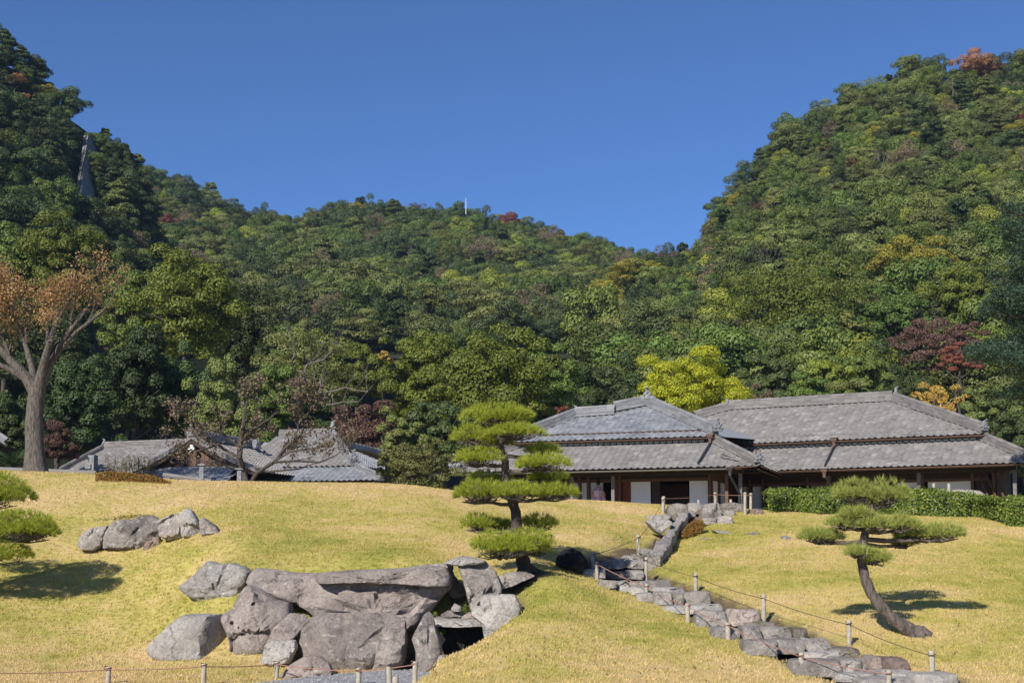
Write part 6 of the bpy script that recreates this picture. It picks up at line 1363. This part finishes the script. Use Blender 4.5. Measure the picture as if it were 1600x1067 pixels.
# dark fir at the right edge
M['fir'] = M['leaf_blue']; Y = 42.0; base = Vector((W(1648, 800, Y).x, Y, 3.3)); root = empty('fir_tree', base, 'dark blue green fir leaning in at the right frame edge', 'tree'); b = MB(); bt = MB(); rng_ = np.random.default_rng(77); Q = []
top = W(1655, 280, Y).z - base.z; bt.tube([(0, 0, -.3), (0, 0, top * .5), (0, 0, top)], [.28, .2, .04], 9)
for k in range(64):
    t = k / 64; z = top * (.36 + .62 * t); a = k * 2.4; Lb = (3.1 * (1 - t) ** .6 + .35) * rng_.uniform(.6, 1.12); a += rng_.uniform(-.5, .5); d = np.array([math.cos(a), math.sin(a), rng_.uniform(-.12, .3)]); e = d * Lb + np.array([0, 0, z - .0]); bt.tube([(0, 0, z), (d[0] * Lb * .5, d[1] * Lb * .5, z - .1), tuple(e + np.array([0, 0, -.05]))], [.05, .035, .012], 5)
    n = int(620 * Lb); s = rng_.uniform(.25, 1.0, n); lat = rng_.normal(size=n) * .42 * (1.2 - s); side_ = np.array([-d[1], d[0], 0])
    P = np.array([0, 0, z])[None] + (d * Lb)[None] * s[:, None] + side_[None] * lat[:, None] + np.stack([np.zeros(n), np.zeros(n), rng_.normal(size=n) * .13 - .25 * np.abs(lat)], 1); Q.append(leaf_quads(P, rng_.normal(size=(n, 3)) * .5 + np.array([0, 0, 1]), .05, rng_, .4))
b.quads(np.concatenate(Q)); b.obj('crown', M['fir'], root); bt.obj('trunk', M['bark_dark'], root, 60)

# sago palm at the left, weeds before the tiled roof
M['palm'] = mat_leaf('palm_leaf', [(.02, .045, .012), (.04, .075, .02), (.06, .095, .03)], .05, .2); Y = 53; base = W(20, 742, Y); root = empty('sago_palm', base, 'dark sago palm left of the thick grey trunk', 'palm'); b = MB(); b.tube([(0, 0, -.3), (0, 0, .35)], [.2, .18], 9); b.obj('trunk', M['bark_dark'], root); rn_ = random.Random(4)
for k in range(26):
    a = k * 2.4; el = rn_.uniform(.3, 1.25); L0 = rn_.uniform(.8, 1.15); b = MB(); pts = [Vector((0, 0, .35))]; d = Vector((math.cos(a) * math.cos(el), math.sin(a) * math.cos(el), math.sin(el)))
    for i in range(10): pts.append(pts[-1] + d * L0 / 10); d = (d + Vector((0, 0, -.11))).normalized()
    b.tube(pts, .012, 4)
    for i in range(1, 10):
        for s_ in (-1, 1):
            sd_ = (pts[i] - pts[i - 1]).cross(ZV).normalized() * s_; q = pts[i]; w = (pts[i] - pts[i - 1]).normalized(); l = .2 * (1 - abs(i - 5) / 9)
            for j in (0, .5): 
                qq = q + w * .05 * j * 2; b.add([qq, qq + sd_ * l * .6 + w * .05 + ZV * .04 - w * .012, qq + sd_ * l + w * .12 - ZV * .02, qq + sd_ * l * .6 + w * .075 + ZV * .04], [(0, 1, 2, 3)])
    b.obj('frond', M['palm'], root)
Y = 55; base = W(212, 742, Y); root = empty('weeds', base, 'tall reddish green weeds standing before the low tiled roof', 'plant'); b = MB(); b2 = MB(); rng_ = np.random.default_rng(9); C = []
for k in range(60):
    u = rng_.choice([172, 185, 192, 200, 207, 214, 230, 236]) + rng_.normal() * 4; vt = rng_.uniform(708, 728); q0 = W(u, 745, Y + rng_.uniform(-.4, .4)) - base; q1 = W(u + rng_.normal() * 4, vt, Y) - base; b.tube([q0, q1], [.012, .005], 4)
    for j in range(14): C.append(np.array(q0.lerp(q1, rng_.uniform(.35, 1))) + rng_.normal(size=3) * .05)
C = np.array(C); b2.quads(leaf_quads(C, rng_.normal(size=C.shape), .05, rng_, .35)); b.obj('stems', M['leaf_maroon'], root); b2.obj('leaves', M['leaf_shrub'], root)
near_plants = [(728, 948, 'small fern in the cleft above the stone shelter', 27.9, 12), (692, 985, 'little fern at the left side of the stone shelter', 27.2, 5), (756, 1002, 'little fern at the right side of the stone shelter', 26.6, 4), (680, 958, 'small green tuft beside the shelter slab', 27.4, 4)]
for u, v, lab, Y, hw in near_plants:
    base = W(u, v + hw * .8, Y); r = hw / 2000 * Y; root = empty('fern', base, lab, 'plant'); b = MB(); rng_ = np.random.default_rng(int(u)); d = rand_dirs(260, rng_, 0.0); P = d * np.array([r, r * .8, r * 1.5]) * rng_.uniform(.3, 1.0, 260)[:, None]; b.quads(leaf_quads(P, d + rng_.normal(size=P.shape) * .5, .022, rng_, .4)); b.obj('leaves', M['leaf_hedge'], root); b = MB()
    for k in range(8): b.tube([(0, 0, -.05), tuple(P[k])], [.006, .003], 3)
    b.obj('stems', M['bark_dark'], root)
# ------------------------------------------------------------------ trained pines
M['needle'] = mat_leaf('pine_needles', [(.17, .23, .022), (.29, .36, .032), (.41, .45, .05), (.46, .45, .07)], .05, .35, rough=.5)
M['needle_b'] = mat_leaf('pine_needles_bluish', [(.19, .24, .05), (.29, .34, .075), (.39, .43, .10), (.42, .42, .12)], .05, .3, rough=.5)
M['twig'] = mat_plain('pine_twigs', (.07, .055, .042), (.15, .125, .10), 20, .9, .2)
def pad(root, c_, rx, ry, rz, n, mat, seed, attach, ln=.12, w=.0042, twigs=14, tuft=13):
    """a clipped cloud of needle tufts on a fan of twigs"""
    rng = np.random.default_rng(seed); rn_ = random.Random(seed); c_ = Vector(c_)
    lobes = [(0, 0, 0, 1.0)] + [(rn_.uniform(-.65, .65), rn_.uniform(-.6, .6), rn_.uniform(-.25, .1), rn_.uniform(.32, .5)) for _ in range(9)]
    P = []; Dn = []
    wts = np.array([l[3] ** 2 for l in lobes]); wts[0] *= .8; cnt = rng.multinomial(n, wts / wts.sum())
    for (lx, ly, lz, ls), k in zip(lobes, cnt):
        d = rand_dirs(k, rng, -.12); rr = rng.uniform(.72, 1.0, k)[:, None] ** .7
        q = d * rr * np.array([rx, ry, rz]) * ls + np.array([lx * rx, ly * ry, lz * rz]); P.append(q)
        Dn.append(d * np.array([.75, .75, .5]) + np.array([0, 0, .75]) + rng.normal(size=(k, 3)) * .22)
    P = np.concatenate(P); Dn = np.concatenate(Dn); Dn /= np.linalg.norm(Dn, axis=1, keepdims=True); k = len(P)
    P = np.repeat(P, tuft, 0); D = np.repeat(Dn, tuft, 0); D = D + rng.normal(size=D.shape) * .42; D /= np.linalg.norm(D, axis=1, keepdims=True)
    L_ = ln * rng.uniform(.7, 1.2, len(P))[:, None]; s_ = np.cross(D, rng.normal(size=D.shape)); s_ /= np.linalg.norm(s_, axis=1, keepdims=True)
    st = P + D * L_ * .05; tri = np.stack([st - s_ * w, st + s_ * w, st + D * L_], 1) + np.array(c_ - Vector(root.location)); b = MB(); nn = len(tri)
    b.v = list(map(tuple, tri.reshape(-1, 3).tolist())); b.f = list(map(tuple, np.arange(nn * 3).reshape(nn, 3).tolist())); b.m = [0] * nn
    o = b.obj('needle_pad', M[mat], root)
    t = MB(); a0 = Vector(attach); 
    hub = a0.lerp(c_ - ZV * rz * .45, .8)
    t.tube([a0, a0.lerp(hub, .5) - ZV * .03, hub], [.05, .04, .03], 6)
    idx = rng.integers(0, k * tuft, twigs * 5)
    for i in range(twigs):
        e = c_ + Vector(P[idx[i]]) * .8 - ZV * rz * .35; m1 = hub.lerp(e, .5) + Vector((rn_.uniform(-.06, .06), rn_.uniform(-.06, .06), -.05)); t.tube([hub.lerp(a0, rn_.uniform(0, .3)), m1, e], [.024, .016, .009], 5)
        for j in range(4):
            f = c_ + Vector(P[idx[twigs + i * 4 + j]]) * .93 - ZV * rz * .1; g_ = m1.lerp(e, rn_.uniform(.2, 1)); f = g_ + (f - g_) * min(1, .45 / max(.1, (f - g_).length)); t.tube([g_, g_.lerp(f, .5) + ZV * -.02, f], [.010, .008, .004], 4)
    V = [Vector(v) - Vector(root.location) for v in t.v]; t.v = [tuple(v) for v in V]; tw = t.obj('branch', M['twig'], root); return o
def pine(base_px, Ybase, trunk, pads, mat, label, seed, dens=330, ln=.135, w=.0042, bark='bark_pine', tk=1.0, rzk=1.18):
    base = W(*base_px, Ybase); g = H(base.x, base.y); base.z = g; root = empty('pine_tree', base, label, 'pine tree'); rn_ = random.Random(seed)
    pts = [W(u, v, Ybase + dy) for u, v, r, dy in trunk]; rad = [r * tk for u, v, r, dy in trunk]
    # finer trunk with bark plates
    P = []; R = []
    for i in range(len(pts) - 1):
        for k in range(5): t = k / 5; P.append(pts[i].lerp(pts[i + 1], t)); R.append((rad[i] * (1 - t) + rad[i + 1] * t) * rn_.uniform(.93, 1.09))
    P.append(pts[-1]); R.append(rad[-1]); b = MB(); b.tube([p - base + noise.noise_vector(p * 2) * .02 for p in P], R, 12)
    for k in range(7):
        a = k * .9 + .3; p0 = pts[0] - base; e = Vector((math.cos(a) * rad[0] * 1.9, math.sin(a) * rad[0] * 1.7, 0)); gz = H(base.x + e.x, base.y + e.y) - base.z; b.tube([p0 + ZV * .14 + e * .12, p0 + e * .5 + ZV * (.06 + gz * .5), p0 + e + ZV * (gz - .03)], [rad[0] * .5, rad[0] * .32, rad[0] * .12], 6)
    o = b.obj('trunk', M[bark], root, 70)
    for i, (u0, v0, u1, v1, dy, at_) in enumerate(pads):
        Yp = Ybase + dy; c_ = W((u0 + u1) / 2, (v0 + v1) / 2 + (v1 - v0) * .12, Yp); rx = (u1 - u0) / 4000 * Yp * .98; rz = (v1 - v0) / 4000 * Yp * rzk
        j = min(range(len(P)), key=lambda q: abs(P[q].z - (c_.z - rz * (.5 if at_ is None else at_)))); ry = max(rx * .75, .3) if rx < .8 else rx * .8
        n = int(dens * (rx * ry * 3.14) * 1.25 + 60); pad(root, c_, rx, ry, rz, n, mat, seed * 50 + i, P[j], ln, w, twigs=int(8 + rx * 12))
    return root
pine((822, 893), 29.3, [(822, 896, .19, 0), (820, 885, .16, 0), (814, 862, .125, -.02), (808, 830, .11, 0), (806, 800, .10, .02), (797, 770, .10, .05), (790, 745, .085, .05), (790, 722, .07, .05), (785, 705, .05, .05), (781, 685, .04, .05), (778, 660, .025, .05)],
     [(720, 630, 836, 668, 0, .5), (703, 663, 768, 699, -.2, .5), (757, 661, 850, 688, -.3, .5), (740, 672, 800, 706, .5, .5), (708, 699, 788, 730, -.2, .5), (818, 692, 876, 715, .2, .5), (806, 709, 894, 737, -.3, .5), (826, 732, 888, 757, .45, .4), (730, 735, 800, 762, .6, .3),
      (708, 750, 800, 787, -.4, .6), (772, 752, 846, 784, -.55, .6), (816, 755, 905, 782, -.2, .6), (715, 803, 775, 833, .1, .4), (752, 812, 806, 830, .5, .4), (815, 803, 871, 830, .25, .4), (732, 828, 816, 876, -.9, .3), (780, 826, 870, 864, -.75, .3), (770, 838, 835, 872, -1.1, .3), (805, 846, 862, 868, -.5, .3)],
     'needle', 'tall tiered garden pine trained in cloud layers beside the rock grotto', 3, 400, bark='bark_pine_dark', tk=1.15)
pine((1428, 992), 26.0, [(1436, 994, .20, 0), (1424, 986, .15, 0), (1400, 970, .125, 0), (1380, 952, .115, 0), (1363, 928, .105, 0), (1351, 902, .10, 0), (1346, 876, .09, .02), (1348, 850, .085, .04), (1352, 830, .075, .05), (1360, 808, .055, .08), (1364, 790, .035, .1)],
     [(1300, 745, 1372, 793, .1, .6), (1345, 744, 1425, 797, .15, .6), (1312, 790, 1362, 815, -.2, .4), (1290, 804, 1350, 828, -.1, .4), (1338, 803, 1390, 832, -.35, .4), (1376, 803, 1436, 834, -.1, .4), (1400, 817, 1458, 850, .2, .3), (1436, 816, 1508, 848, 0, .3), (1395, 838, 1436, 856, .45, .3), (1248, 824, 1300, 851, -.1, .4), (1282, 828, 1318, 850, .3, .4), (1320, 853, 1360, 872, -.35, .3), (1350, 856, 1392, 884, -.25, .3)],
     'needle_b', 'leaning garden pine with a bent trunk on the right lawn', 4, 460, rzk=1.05)
pine((-80, 912), 31.6, [(-80, 916, .2, 0), (-77, 890, .16, 0), (-70, 850, .14, 0), (-64, 805, .12, 0), (-60, 765, .09, 0), (-57, 735, .05, 0)],
     [(-80, 735, 52, 800, -.4, .5), (-40, 742, 30, 790, .3, .5), (-30, 795, 90, 852, -.7, .4), (-60, 800, 50, 850, .1, .4), (-110, 790, 10, 850, -.3, .4), (-60, 840, 48, 885, -.6, .3), (-120, 850, -20, 905, -.4, .3), (-140, 730, -50, 795, 0, .4), (20, 812, 84, 850, -.3, .4)],
     'needle', 'dense green garden pine reaching in at the left frame edge', 5, 440, .13)
# ------------------------------------------------------------------ thin blue air between here and the hills
b = MB(); b.box((0, 300, 100), 1000, 680, 101.5)
hm_ = bpy.data.materials.new('haze'); hm_.use_nodes = True; hn_ = hm_.node_tree.nodes; hn_.clear(); ho_ = hn_.new('ShaderNodeOutputMaterial'); pv_ = hn_.new('ShaderNodeVolumePrincipled')
pv_.inputs['Color'].default_value = (.45, .66, 1, 1); pv_.inputs['Density'].default_value = .00016; pv_.inputs['Anisotropy'].default_value = .2; hm_.node_tree.links.new(pv_.outputs[0], ho_.inputs['Volume'])
hz = b.obj('haze', hm_); tag(hz, 'thin blue haze lying between the garden and the hills', 'haze', kind='stuff')
